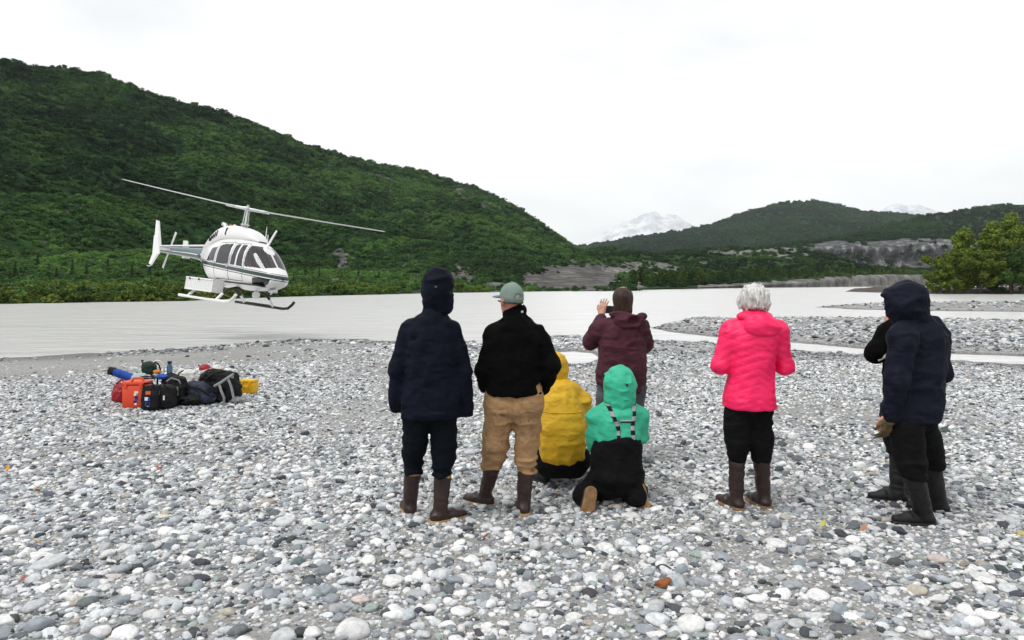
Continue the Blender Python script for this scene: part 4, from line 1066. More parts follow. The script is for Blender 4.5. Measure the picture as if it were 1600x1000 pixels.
seam = ~cut & ((dsd < .011) | (rsd < .011)) & (ay > .3)
for s_ in (-1, 1): sub_mesh('door_seam', V, Fq[seam & (cy * s_ > 0)], M_DKLINE, heli)
cut = cut | seam
body = sub_mesh('fuselage', V, Fq[~cut], M_LIVERY, heli, 0.012)
Vi = V.copy(); Vi[:, 1] *= 0.955; Vi[:, 2] = 1.4 + (V[:, 2] - 1.4) * 0.965; Vi[:, 0] = 0.2 + (V[:, 0] - .2) * .985
sub_mesh('cabin_lining', Vi, Fq[~cut & (cx > -1.5)], M_LINING, heli)
for side, nm in ((-1, 'right'), (1, 'left')):
    s = (cy * side > 0)
    sub_mesh('windshield', V, Fq[wind & s], M_GLASS, heli)
    w1 = sub_mesh('door_window', V, Fq[door & ~door_split & s & (cx > .97)], M_GLASS, heli)
    sub_mesh('door_window', V, Fq[door & ~door_split & s & (cx < .97)], M_GLASS, heli)
    sub_mesh('cabin_window', V, Fq[rear & s], M_GLASS, heli)
    sub_mesh('aft_window', V, Fq[aft & s], M_GLASS, heli)
    sub_mesh('chin_window', V, Fq[chin & s], M_CHIN, heli)
# cabin: floor, seats, panel and the pilot
MB().box((.6, 0, .72), (3.6, 1.1, .04)).build('cabin_floor', M_LINING, heli)
for x, y in ((1.05, -.33), (1.05, .33), (-.35, -.36), (-.35, .36)):
    m = MB().box((x, y, 1.0), (.48, .46, .14), bev=.04).box((x - .26, y, 1.44), (.13, .48, .86), Matrix.Rotation(-.15, 3, 'Y'), .04)
    m.build('seat', M_SEAT, heli, True)
MB().box((1.95, 0, 1.22), (.28, .9, .34), bev=.05).build('instrument_panel', M_BLACK, heli)
# engine cowling and exhausts
COWL = [(1.42, 2.20, 2.24, .16), (1.2, 2.2, 2.40, .30), (.85, 2.2, 2.56, .38), (.3, 2.2, 2.70, .42), (-.3, 2.2, 2.76, .44), (-.9, 2.18, 2.74, .44), (-1.4, 2.1, 2.62, .40), (-1.9, 1.95, 2.38, .34), (-2.3, 1.85, 2.10, .27), (-2.55, 1.80, 1.95, .2)]
X, Y, Z = loft(COWL, 90, 64, 2.8); X = X * .93; cow = link('engine_cowling', mesh_np('engine_cowling', np.stack([X, Y, Z], -1).reshape(-1, 3), loft_faces(X)), M_WHITE, heli)
for sgn in (-1, 1):
    for i in range(5):
        x = -1.05 - i * .145; z = 2.42 - i * .055
        hw = float(np.interp(-x, [.9, 1.4, 1.9], [.44, .40, .34]))
        MB().box((x, sgn * (hw - .005 + .0), z), (.05, .05, .22 - .02 * i), Matrix.Rotation(.25, 3, 'Y'), .01).build('vent_slot', M_BLACK, cow)
    MB().box((-.42, sgn * .425, 2.50), (.09, .06, .27), Matrix.Rotation(.3, 3, 'Y'), .02).build('air_intake', M_BLACK, cow)
    MB().disc((-1.55, sgn * .40, 2.16), .03, (0, 1, 0), .05, 10).build('fuel_port', M_BLACK, cow)
for sgn in (-1, 1):
    MB().tube([(-.95, sgn * .18, 2.68), (-1.0, sgn * .2, 2.77), (-1.12, sgn * .22, 2.80)], [.08, .08, .075], 12).build('exhaust_stack', M_SILVER, cow, True)
MB().tube([(-1.0, 0, 2.72), (-1.0, 0, 2.84)], [.06, .045], 10).build('beacon', M_AMBER, cow, True)
# mast, hub and blades
mast = MB().tube([(0, 0, 2.6), (0, 0, 3.42)], .034, 12).build('mast', M_WHITE, heli, True)
MB().tube([(0.16, -.20, 2.65), (0.13, -.15, 3.32)], .018, 8).build('pitch_link', M_SILVER, mast)
MB().tube([(-.16, .20, 2.65), (-.13, .15, 3.32)], .018, 8).build('pitch_link', M_SILVER, mast)
MB().disc((0, 0, 2.82), .15, (0, 0, 1), .05, 20).build('swashplate', M_SILVER, mast, True)
BL, TEE, BA = 5.22, math.radians(-4.6), math.radians(29.0)
bd_ = Vector((math.cos(BA) * math.cos(TEE), math.sin(BA) * math.cos(TEE), math.sin(TEE))); bw = Vector((-math.sin(BA), math.cos(BA), 0)); bu = bd_.cross(bw)
hubc = Vector((0, 0, 3.40)); Mr = Matrix((bd_, bw, bu)).transposed()
rot = MB().box(hubc, (1.0, .16, .10), Mr, .03).box(hubc, (.2, .34, .12), Mr, .03).tube([hubc, hubc + Vector((0, 0, .14))], .045, 10).build('rotor_hub', M_SILVER, heli, True)
def blade(sign):
    prof = [(-.5, 0), (-.42, .32), (-.2, .5), (.1, .42), (.5, 0), (.1, -.3), (-.2, -.4), (-.42, -.25)]
    mb = MB(); rings = []
    for t, ch, th in ((.45, .16, .07), (.62, .30, .055), (1.2, .33, .045), (3.5, .33, .036), (BL - .12, .33, .03), (BL, .25, .015)):
        droop = 0.0038 * t * t
        rings.append([mb.bm.verts.new(hubc + bd_ * sign * t + bw * (-sign) * p * ch + bu * (q * th + droop + 0.06 * math.sin(t * .3))) for p, q in prof])
    for A_, B2 in zip(rings, rings[1:]):
        for k in range(8): mb.bm.faces.new((A_[k], A_[(k + 1) % 8], B2[(k + 1) % 8], B2[k]))
    mb.bm.faces.new(rings[0]); mb.bm.faces.new(rings[-1][::-1])
    return mb.build('rotor_blade', M_LIGHTGREY, heli, True)
for s_ in (1, -1):
    b_ = blade(s_)
    MB().box(hubc + bd_ * s_ * .66, (.34, .20, .085), Mr, .02).build('blade_grip', M_SILVER, b_, True)
# tail boom, fin, stabiliser, tail rotor
BOOM = [(-2.2, 1.30, 1.94, .30), (-2.6, 1.38, 1.92, .265), (-4.5, 1.53, 1.88, .18), (-6.4, 1.64, 1.86, .115), (-6.75, 1.67, 1.84, .06)]
X, Y, Z = loft(BOOM, 80, 40, 2.0); Vb = np.stack([X, Y, Z], -1).reshape(-1, 3); Fb = loft_faces(X); Cb = Vb[Fb].mean(1)
mid = 1.62 - (Cb[:, 0] + 2.2) * 0.03
dz = (Cb[:, 2] - mid) / np.interp(-Cb[:, 0], [2.2, 6.7], [.32, .1])
b_dark = (dz < -.10) & (dz > -.48); b_white = (dz <= -.78) | ((dz >= -.10) & (dz < -.0)) 
boom = sub_mesh('tail_boom', Vb, Fb[~(b_dark | b_white)], M_TEAL, heli)
sub_mesh('dark_stripe', Vb, Fb[b_dark], M_DKGREEN, boom); sub_mesh('white_stripe', Vb, Fb[b_white], M_WHITE, boom)
MB().tube([(-2.2, 0, 2.0), (-4.2, 0, 1.94), (-6.3, 0, 1.88)], [.05, .04, .03], 8).build('tail_drive_cover', M_WHITE, boom, True)
fin = MB().poly([(-6.25, 0, 1.85), (-6.80, 0, 2.92), (-6.98, 0, 2.95), (-6.80, 0, 1.80), (-6.72, 0, 1.72), (-7.0, 0, 1.12), (-6.82, 0, 1.06), (-6.25, 0, 1.66)], .075, (0, 1, 0)).build('tail_fin', M_WHITE, heli)
MB().tube([(-6.88, 0, 2.93), (-6.88, 0, 3.06)], .05, 8).build('tail_beacon', M_BLACK, fin)
MB().tube([(-6.75, 0, 1.08), (-7.0, 0, 1.0), (-7.2, 0, 1.02)], .02, 6).build('tail_skid', M_SILVER, fin)
st = MB().poly([(-5.0, -.60, 1.74), (-5.0, .60, 1.74), (-5.42, .60, 1.74), (-5.42, -.60, 1.74)], .05, (0, 0, 1)).build('stabiliser', M_WHITE, heli)
for s_ in (-1, 1):
    MB().poly([(-4.9, s_ * .60, 1.50), (-5.5, s_ * .60, 1.50), (-5.62, s_ * .60, 2.22), (-5.28, s_ * .60, 2.22)], .035, (0, 1, 0)).build('finlet', M_WHITE, st)
tr = MB().disc((-6.15, .30, 1.76), .07, (0, 1, 0), .16, 12).tube([(-6.15, .05, 1.76), (-6.15, .34, 1.76)], .03, 8).build('tail_rotor_hub', M_SILVER, heli, True)
for s_ in (-1, 1):
    a = 1.15; u = Vector((math.cos(a), 0, math.sin(a))) * s_; v = Vector((-math.sin(a), 0, math.cos(a)))
    c = Vector((-6.15, .33, 1.76))
    MB().poly([c + u * .08 + v * .05, c + u * .82 + v * .07, c + u * .82 - v * .07, c + u * .08 - v * .05], .022, (0, 1, 0)).build('tail_rotor_blade', M_LIGHTGREY, tr)
# landing gear
for s_ in (-1, 1):
    sk = MB().tube([(-1.75, s_ * 1.1, .05), (1.45, s_ * 1.1, .05), (1.75, s_ * 1.1, .09), (1.98, s_ * 1.1, .24), (2.06, s_ * 1.1, .33)], .05, 10).build('skid', M_BLACK if s_ == 1 else M_WHITE, heli, True)
    MB().box((-.2, s_ * 1.1, .112), (1.5, .09, .02), bev=.005).build('step', M_BLACK, sk)
for x in (.85, -1.1):
    for s_ in (-1, 1):
        MB().tube([(x, 0, .56), (x, s_ * .45, .56), (x, s_ * .72, .47), (x, s_ * .90, .30)], .048, 10).build('cross_tube', M_BLACK, heli, True)
        MB().tube([(x, s_ * .89, .31), (x, s_ * 1.09, .07)], .05, 10).build('cross_tube_end', M_WHITE, heli, True)
# cargo basket on its right side
bk = empty('cargo_basket'); bk.parent = heli
M_MESHW = plain('white mesh basket panel', (0.70, 0.70, 0.69), 0.5, var=0.1, scale=30, bump=0.4)
x0, x1, y0, y1, z0, z1 = -1.38, .50, -1.10, -.72, .30, .72
for nm, c, s in (('basket_side', ((x0 + x1) / 2, y0, (z0 + z1) / 2), (x1 - x0, .02, z1 - z0)), ('basket_side', ((x0 + x1) / 2, y1, (z0 + z1) / 2), (x1 - x0, .02, z1 - z0)), ('basket_end', (x0, (y0 + y1) / 2, (z0 + z1) / 2), (.02, y1 - y0 - .02, z1 - z0)),
                 ('basket_end', (x1, (y0 + y1) / 2, (z0 + z1) / 2), (.02, y1 - y0 - .02, z1 - z0)), ('basket_floor', ((x0 + x1) / 2, (y0 + y1) / 2, z0), (x1 - x0 - .02, y1 - y0 - .02, .02)), ('basket_lid', ((x0 + x1) / 2, (y0 + y1) / 2, z1 + .012), (x1 - x0 + .02, y1 - y0 + .02, .02))):
    MB().box(c, s).build(nm, M_MESHW, bk)
for i in range(15):
    x = x0 + (x1 - x0) * (i + .0) / 14
    MB().box((x, y0 - .016, (z0 + z1) / 2), (.022, .012, z1 - z0)).build('basket_rib', M_WHITE, bk)
for z in (z0 + .01, z1 - .01): MB().tube([(x0, y0 - .02, z), (x1, y0 - .02, z)], .022, 6).build('basket_rail', M_WHITE, bk, True)
for x in (-1.1, -.45): MB().box((x, y0 - .03, z1 - .03), (.09, .03, .07), bev=.01).build('latch', M_BLACK, bk)
for x in (-1.0, .2): MB().tube([(x, y1 - .1, .5), (x, -.5, .6)], .025, 6).build('basket_arm', M_SILVER, bk, True)
# light, antennas, wire cutter, pitot
lt = MB().disc((1.62, -.12, .40), .125, (1, -.35, 0.05), .10, 20).build('landing_light', M_WHITE, heli, True)
MB().tube([(1.55, -.1, .42), (1.45, -.05, .60)], .03, 8).build('light_bracket', M_SILVER, lt)
MB().tube([(1.15, .2, 2.2), (1.10, .2, 2.8)], [.022, .01], 6).build('antenna', M_WHITE, heli)
MB().poly([(1.54, 0, 2.05), (1.66, 0, 2.02), (2.10, 0, 2.62), (2.04, 0, 2.66)], .03, (0, 1, 0)).build('wire_cutter', M_WHITE, heli)
MB().tube([(1.64, 0, 2.04), (1.58, 0, 2.5)], [.02, .012], 6).build('cutter_brace', M_WHITE, heli)
MB().tube([(2.86, 0, .98), (3.04, 0, .97)], .014, 6).build('pitot_tube', M_SILVER, heli)
MB().box((2.4, 0, .60), (.3, .2, .12), bev=.03).tube([(2.3, .1, .62), (1.9, .25, .5)], .03, 6).build('belly_camera_mount', M_SILVER, heli, True)
# tail number block letters are too small to read in the photo; door handles and joints
for x in (1.36, .52):
    MB().box((x - .1, -.672, 1.24), (.10, .02, .03), bev=.006).build('door_handle', M_SILVER, body)
# ================================================================== PEOPLE: continuous surfaces grown from blended volumes
def smin(a, b, k):
    h = np.clip(0.5 + 0.5 * (b - a) / k, 0, 1)
    return b + (a - b) * h - k * h * (1 - h)
class Field:
    """distance field on a grid; volumes blend into one surface"""
    def __init__(self, lo, hi, h):
        self.h = h
        self.ax = [np.arange(lo[i] - 2 * h, hi[i] + 3 * h, h, dtype=np.float32) for i in range(3)]
        self.f = np.full([len(a) for a in self.ax], 0.4, np.float32)
    def sub(self, lo, hi, m):
        s = []
        for i in range(3):
            a = self.ax[i]
            i0 = int(np.clip(np.searchsorted(a, lo[i] - m), 0, len(a))); i1 = int(np.clip(np.searchsorted(a, hi[i] + m), 0, len(a)))
            s.append(slice(i0, i1))
        G = np.ix_(*[self.ax[i][s[i]] for i in range(3)])
        return tuple(s), G
    def put(self, s, d, k, mode):
        if d.size == 0: return
        if mode == 'add': self.f[s] = smin(self.f[s], d, k)
        elif mode == 'cut': self.f[s] = -smin(-self.f[s], d, k)
    def cone(self, a, b, ra, rb, k=0.03, mode='add', flat=None):
        a = np.array(a, np.float32); b = np.array(b, np.float32); R = max(ra, rb)
        s, (x, y, z) = self.sub(np.minimum(a, b) - R, np.maximum(a, b) + R, k + 3 * self.h)
        d = b - a; L2 = float(d @ d) + 1e-9
        t = np.clip(((x - a[0]) * d[0] + (y - a[1]) * d[1] + (z - a[2]) * d[2]) / L2, 0, 1)
        ex, ey, ez = x - a[0] - t * d[0], y - a[1] - t * d[1], z - a[2] - t * d[2]
        if flat is not None:                                   # (axis, factor): thinner along axis
            n, fct = np.array(flat[0], np.float32), flat[1]; n = n / np.linalg.norm(n)
            q = ex * n[0] + ey * n[1] + ez * n[2]; g = (1 / fct - 1)
            ex, ey, ez = ex + q * g * n[0], ey + q * g * n[1], ez + q * g * n[2]
        self.put(s, np.sqrt(ex * ex + ey * ey + ez * ez) - (ra + (rb - ra) * t), k, mode); return self
    def limb(self, pts, rs, k=0.03, **kw):
        for i in range(len(pts) - 1): self.cone(pts[i], pts[i + 1], rs[i], rs[i + 1], k, **kw)
        return self
    def ell(self, c, r, k=0.03, mode='add', R=None):
        c = np.array(c, np.float32); r = np.array(r, np.float32); m = float(r.max())
        s, (x, y, z) = self.sub(c - m, c + m, k + 3 * self.h)
        x, y, z = x - c[0], y - c[1], z - c[2]
        if R is not None:
            R = np.array(R, np.float32); x, y, z = [R[0][i] * x + R[1][i] * y + R[2][i] * z for i in range(3)]
        q = np.sqrt((x / r[0]) ** 2 + (y / r[1]) ** 2 + (z / r[2]) ** 2)
        g = np.sqrt((x / r[0] ** 2) ** 2 + (y / r[1] ** 2) ** 2 + (z / r[2] ** 2) ** 2) + 1e-6
        self.put(s, q * (q - 1) / g, k, mode); return self
    def loft(self, st, k=0.03, ex=2.4, mode='add', tilt=0.0, org=(0, 0, 0), end=0.02):
        """stations (z, half width, half depth, x, y) stacked upwards; tilt leans the axis forward about org"""
        S = np.array(sorted(st), np.float32)
        R = max(S[:, 1].max(), S[:, 2].max()) + 0.1
        lo = np.array([S[:, 3].min() - R, S[:, 4].min() - R - .3 * abs(math.sin(tilt)) , S[0, 0] - .05]); hi = np.array([S[:, 3].max() + R, S[:, 4].max() + R + .6 * abs(math.sin(tilt)), S[-1, 0] + .05])
        s, (x, y, z) = self.sub(lo, hi, k + 3 * self.h)
        if tilt:
            ct, st_ = math.cos(tilt), math.sin(tilt); y0, z0 = org[1], org[2]
            yy, zz = (y - y0) * ct - (z - z0) * st_ + y0, (y - y0) * st_ + (z - z0) * ct + z0
            y, z = yy, zz
        x, y, z = np.broadcast_arrays(x, y, z)
        hw, hd, x0, y0 = (np.interp(z, S[:, 0], S[:, i]) for i in (1, 2, 3, 4))
        q = (np.abs((x - x0) / hw) ** ex + np.abs((y - y0) / hd) ** ex) ** (1 / ex)
        d = (q - 1) * np.minimum(hw, hd)
        dz = np.maximum(S[0, 0] - z, z - S[-1, 0])
        d = np.where((dz > -end) & (d > -end), np.sqrt(np.maximum(d + end, 0) ** 2 + np.maximum(dz + end, 0) ** 2) - end, np.maximum(d, dz))
        self.put(s, d.astype(np.float32), k, mode); return self
    def box(self, c, hs, r=0.01, k=0.01, R=None, mode='add'):
        c = np.array(c, np.float32); m = float(np.linalg.norm(hs))
        s, (x, y, z) = self.sub(c - m, c + m, k + 3 * self.h)
        x, y, z = x - c[0], y - c[1], z - c[2]
        if R is not None:
            R = np.array(R, np.float32); x, y, z = [R[0][i] * x + R[1][i] * y + R[2][i] * z for i in range(3)]
        qx, qy, qz = np.abs(x) - hs[0] + r, np.abs(y) - hs[1] + r, np.abs(z) - hs[2] + r
        d = np.sqrt(np.maximum(qx, 0) ** 2 + np.maximum(qy, 0) ** 2 + np.maximum(qz, 0) ** 2) + np.minimum(np.maximum(qx, np.maximum(qy, qz)), 0) - r
        self.put(s, d, k, mode); return self
    def grid(self): return np.ix_(*self.ax)
    def plane(self, p, n, k=0.006):
        """removes what lies on the n side of the plane through p"""
        x, y, z = self.grid(); n = np.array(n, float); n /= np.linalg.norm(n)
        self.f = -smin(-self.f, -((x - p[0]) * n[0] + (y - p[1]) * n[1] + (z - p[2]) * n[2]).astype(np.float32), k); return self
    def fold(self, amp, fr, seed=0.0, ridged=True, mask=None):
        x, y, z = self.grid()
        near = np.abs(self.f) < 0.05
        ii = np.nonzero(near)
        X, Y, Z = self.ax[0][ii[0]], self.ax[1][ii[1]], self.ax[2][ii[2]]
        w = 0.35 * vnoise(X * 7 + seed, Y * 7, Z * 7)
        v = vnoise(X * fr[0] + seed + w, Y * fr[1] + w + 3.1, Z * fr[2] + seed * .7 + w * 1.5)
        if ridged: v = np.abs(v) * 2 - 0.6
        a = amp if mask is None else amp * mask(X, Y, Z)
        self.f[ii] += (a * v).astype(np.float32); return self
    def shell(self, region, t=0.008, k=0.004):
        """a thin layer lying on this surface, limited to region(x,y,z) < 0"""
        F2 = Field.__new__(Field); F2.h = self.h; F2.ax = self.ax
        x, y, z = np.broadcast_arrays(*self.grid())
        F2.f = np.maximum(np.abs(self.f + 0.2 * t) - t, region(x, y, z)).astype(np.float32)
        return F2
    def mesh(self, name, mat, parent=None):
        f = self.f; f[0] = f[-1] = 0.1; f[:, 0] = f[:, -1] = 0.1; f[:, :, 0] = f[:, :, -1] = 0.1
        n = np.array(f.shape)
        ins = f < 0
        c = np.zeros(n - 1, np.int8)
        for i in (0, 1):
            for j in (0, 1):
                for k in (0, 1): c += ins[i:n[0] - 1 + i, j:n[1] - 1 + j, k:n[2] - 1 + k]
        act = (c > 0) & (c < 8)
        cells = np.array(np.nonzero(act)).T
        vid = np.full(n - 1, -1, np.int32); vid[act] = np.arange(len(cells))
        acc = np.zeros((len(cells), 3)); cnt = np.zeros(len(cells))
        offs = [(i, j, k) for i in (0, 1) for j in (0, 1) for k in (0, 1)]
        for a in offs:
            for ax_ in range(3):
                if a[ax_]: continue
                b = list(a); b[ax_] = 1
                pa = cells + np.array(a); pb = cells + np.array(b)
                fa = f[pa[:, 0], pa[:, 1], pa[:, 2]]; fb = f[pb[:, 0], pb[:, 1], pb[:, 2]]
                m = (fa < 0) != (fb < 0)
                t = fa[m] / (fa[m] - fb[m])
                p = np.array(a, float)[None].repeat(m.sum(), 0); p[:, ax_] += t
                acc[m] += p; cnt[m] += 1
        P = cells + acc / cnt[:, None]
        V = np.stack([self.ax[i][0] + P[:, i] * self.h for i in range(3)], -1)
        Fs = []
        for ax_ in range(3):
            u, v = [(1, 2), (2, 0), (0, 1)][ax_]
            sl0 = [slice(None)] * 3; sl1 = [slice(None)] * 3; sl0[ax_] = slice(0, -1); sl1[ax_] = slice(1, None)
            A_, B_ = ins[tuple(sl0)], ins[tuple(sl1)]
            e = np.array(np.nonzero(A_ != B_)).T
            e = e[(e[:, u] > 0) & (e[:, v] > 0) & (e[:, u] < n[u] - 1) & (e[:, v] < n[v] - 1)]
            q = []
            for du, dv in ((-1, -1), (0, -1), (0, 0), (-1, 0)):
                cc = e.copy(); cc[:, u] += du; cc[:, v] += dv
                q.append(vid[cc[:, 0], cc[:, 1], cc[:, 2]])
            q = np.stack(q, -1)
            flip = ~A_[e[:, 0], e[:, 1], e[:, 2]]
            q[flip] = q[flip][:, ::-1]
            Fs.append(q)
        return link(name, mesh_np(name, V, np.concatenate(Fs)), mat, parent)

# materials
C_NAVY = cloth('navy shell fabric', (0.0028, 0.0042, 0.0125), 0.8, bump=0.5, wscale=16, spec=.15)
C_NAVY2 = cloth('deep blue shell fabric', (0.0040, 0.0058, 0.0155), 0.75, bump=0.5, wscale=16, spec=.18)
C_BLACKFL = cloth('black fleece', (0.0024, 0.0023, 0.0025), 0.95, bump=0.3, fine=250, spec=.1)
C_BLACK = cloth('black trouser cloth', (0.0052, 0.0052, 0.0060), 0.85, bump=0.6, spec=.12)
C_INK = cloth('ink blue trouser cloth', (0.0028, 0.0048, 0.0082), 0.85, bump=0.6, spec=.12)
C_TAN = cloth('tan duck canvas', (0.36, 0.215, 0.105), 0.9, var=.18, bump=0.55, dirt=(0.23, 0.135, 0.07))
C_YEL = cloth('yellow rain fabric', (0.64, 0.38, 0.012), 0.6, var=.12, bump=0.55, wscale=14, spec=.4)
C_GRN = cloth('mint green shell fabric', (0.035, 0.44, 0.265), 0.6, var=.12, bump=0.5, wscale=15, spec=.35)
C_PINK = cloth('hot pink quilted fabric', (0.93, 0.012, 0.115), 0.5, var=.07, bump=0.35, wscale=20, spec=.4)
C_MAR = cloth('maroon soft shell', (0.062, 0.016, 0.027), 0.8, var=.18, bump=0.5, wscale=14)
C_GREY = cloth('grey trouser cloth', (0.075, 0.08, 0.09), 0.9)
M_BOOT = plain('brown rubber boot', (0.030, 0.0145, 0.011), 0.45, spec=.45, var=.25, scale=14)
M_BOOTK = plain('black rubber boot', (0.0055, 0.0053, 0.0058), 0.6, spec=.4, var=.3, scale=14)
M_SOLE = plain('tan gum sole', (0.40, 0.235, 0.09), 0.7, var=.25, scale=20)
M_SKIN = plain('skin', (0.50, 0.26, 0.18), 0.55, spec=.4, var=.1, scale=14, bump=.05)
M_SKIN2 = plain('ruddy skin', (0.52, 0.22, 0.16), 0.55, spec=.4, var=.14, scale=14, bump=.05)
M_EYE = plain('eye', (0.7, 0.7, 0.68), 0.2)
M_GLOVE = plain('brown leather work glove', (0.10, 0.07, 0.03), .8, var=.4, scale=20)
C_CAP = cloth('sage green cap cloth', (0.20, 0.27, 0.235), 0.9, var=.2, bump=.3, wscale=30)
def hair_mat(name, c0, c1):
    m, nt, b = new_mat(name, 0.5, 0.35); L = nt.links
    tc = N(nt, 'ShaderNodeTexCoord'); mp = N(nt, 'ShaderNodeMapping'); mp.inputs['Scale'].default_value = (1, 1, .16); L.new(tc.outputs['Object'], mp.inputs['Vector'])
    n = N(nt, 'ShaderNodeTexNoise', Scale=70.0, Detail=4.0, Distortion=.8); L.new(mp.outputs['Vector'], n.inputs['Vector'])
    r = ramp(nt, [(.35, c0), (.65, c1)]); L.new(n.outputs['Fac'], r.inputs['Fac']); L.new(r.outputs['Color'], b.inputs['Base Color'])
    bp = N(nt, 'ShaderNodeBump', Strength=.8, Distance=.012); L.new(n.outputs['Fac'], bp.inputs['Height']); L.new(bp.outputs['Normal'], b.inputs['Normal']); return m
M_WHITEHAIR = hair_mat('white grey hair', (0.38, 0.365, 0.34), (0.80, 0.79, 0.76))
M_BROWNHAIR = hair_mat('dark brown hair', (0.012, 0.006, 0.004), (0.055, 0.024, 0.013))

N_GREYT = plain('dull grey toggle', (.10, .10, .11), .5)
class Person:
    def __init__(self, px0, d, label):
        self.px0, self.d = px0, d
        X0 = (px0 - CX) / F_PX * d
        self.g = float(ground(np.array([X0]), np.array([d]))[0]) - 0.014
        self.X0 = X0
        self.o = empty('person', (X0, d, 0)); tag(self.o, label, 'person', 'people watching the helicopter')
    def j(self, px, py, dy=0.0):
        """photo pixel at depth d+dy -> local point"""
        D = self.d + dy
        return np.array([(px - CX) / F_PX * D - self.X0, dy, CAM_H + (HY - py) / F_PX * D])
    def foot(self, px, py):
        """photo pixel of a foot on the ground -> local point"""
        x, y, _ = at(px, py, self.g - 0.0)
        return np.array([x - self.X0, y - self.d, self.g])
    def st(self, rows, dy=0.0):
        """silhouette rows (py, left px, right px, half depth, y) -> loft stations"""
        out = []
        for py, l, r, hd, yo in rows:
            a, b = self.j(l, py, dy + yo), self.j(r, py, dy + yo)
            out.append((a[2], (b[0] - a[0]) / 2, hd, (a[0] + b[0]) / 2, dy + yo))
        return out
def fwd(yaw): return np.array([-math.sin(yaw), math.cos(yaw), 0.0])      # yaw: turn to the left
def head(F, c, yaw, s=1.0, pitch=0.0):
    """skull, jaw, nose, ears, brow, mouth"""
    f = fwd(yaw); r = np.array([f[1], -f[0], 0]); u = np.array([0, 0, 1.0])
    R = np.stack([r, f, u], 1)
    q = lambda a, b, c_: c + s * (r * a + f * b + u * c_)
    F.ell(q(0, -.012, .028), (.076 * s, .096 * s, .092 * s), .02, R=R).ell(q(0, .022, -.045), (.058 * s, .072 * s, .075 * s), .03, R=R)
    F.cone(q(0, .088, .005), q(0, .108, -.028), .009 * s, .015 * s, .012).ell(q(0, .075, -.092), (.028 * s, .022 * s, .02 * s), .02)
    for e in (-1, 1):
        F.ell(q(e * .078, -.012, -.012), (.012 * s, .024 * s, .034 * s), .008, R=R)
        F.ell(q(e * .031, .094, .012), (.016 * s, .014 * s, .010 * s), .008, mode='cut')
    F.ell(q(0, .095, -.062), (.024 * s, .012 * s, .004 * s), .004, mode='cut')
def hand(F, w, d, n, side=1, curl=0.5, s=1.0, spread=0.12):
    """palm, four jointed fingers and a thumb; d = direction of the fingers, n = palm normal (curl side)"""
    d = np.array(d, float); d /= np.linalg.norm(d); n = np.array(n, float); n -= d * (n @ d); n /= np.linalg.norm(n)
    r = np.cross(d, n) * side
    F.cone(w - d * .03 * s, w + d * .02 * s, .026 * s, .028 * s, .02, flat=(n, .75))
    F.cone(w + d * .02 * s - r * .016 * s, w + d * .075 * s - r * .018 * s, .022 * s, .022 * s, .012, flat=(n, .6))
    F.cone(w + d * .02 * s + r * .016 * s, w + d * .075 * s + r * .018 * s, .022 * s, .022 * s, .012, flat=(n, .6))
    for i, L in enumerate((.070, .080, .074, .058)):
        o = (i - 1.5)
        a = w + s * (d * (.088 - .004 * abs(o - .5)) + r * (-o * .0205))
        dd = d + r * (-o * spread); ang = curl
        p = a
        for q, (l, t) in enumerate(((.45, 1.0), (.32, .9), (.26, .8))):
            e = dd * math.cos(ang) + n * math.sin(ang); e /= np.linalg.norm(e)
            p2 = p + e * L * l * 1.1 * s
            F.cone(p, p2, .0095 * s * t, .0088 * s * t, .004); p = p2; ang += curl * .9
    t0 = w + s * (d * .02 + r * .028); t1 = t0 + s * (d * .035 + r * .030 + n * .012); t2 = t1 + s * (d * .034 + r * .006 + n * .014)
    F.cone(t0, t1, .014 * s, .011 * s, .01).cone(t1, t2, .0105 * s, .009 * s, .005)
def body(P, headc, yaw, neck, chest, pelvis, arms, legs, mat, hs=1.0, curl=.5, hand_s=1.0):
    """one continuous skin: arms = [(shoulder, elbow, wrist, fingers dir, palm normal, side)], legs = [(hip, knee, ankle)]"""
    pts = np.array([headc, neck, chest, pelvis] + [p for a in arms for p in a[:3]] + [p for l in legs for p in l])
    F = Field(pts.min(0) - .2, pts.max(0) + .2, 0.0078)
    head(F, headc, yaw, hs)
    F.cone(neck, headc - np.array([0, 0, .05]), .056, .052, .03)
    up = (chest - pelvis)
    F.cone(pelvis, chest, .08, .10, .05, flat=((0, 1, 0), .75)).cone(chest, neck, .095, .055, .06, flat=((0, 1, 0), .75))
    for s, e, w, d, n, side in arms:
        F.cone(chest * .5 + neck * .5, s, .055, .04, .04).limb([s, e, w], [.038, .034, .026], .02); hand(F, np.array(w), d, n, side, curl, hand_s)
    for h_, k_, a_ in legs: F.limb([pelvis, h_, k_, a_], [.07, .062, .046, .03], .03); F.cone(a_, a_ + np.array([0, .01, -.045]), .03, .028, .02)
    o = F.mesh('body', mat, P.o)
    f = fwd(yaw); r = np.array([f[1], -f[0], 0])
    for e in (-1, 1):
        F2 = Field(headc - .15, headc + .15, .006); F2.ell(headc + hs * (r * e * .031 + f * .082 + np.array([0, 0, .012])), (.0125, .0125, .0125), .001); F2.mesh('eye', M_EYE, o)
    return o
_BOOT = {}
def shin(foot, knee, z):
    """point at height z on the line from the foot up to the knee"""
    t = z / max(knee[2], .3); return np.array([foot[0] + (knee[0] - foot[0]) * t, foot[1] + (knee[1] - foot[1]) * t, z])
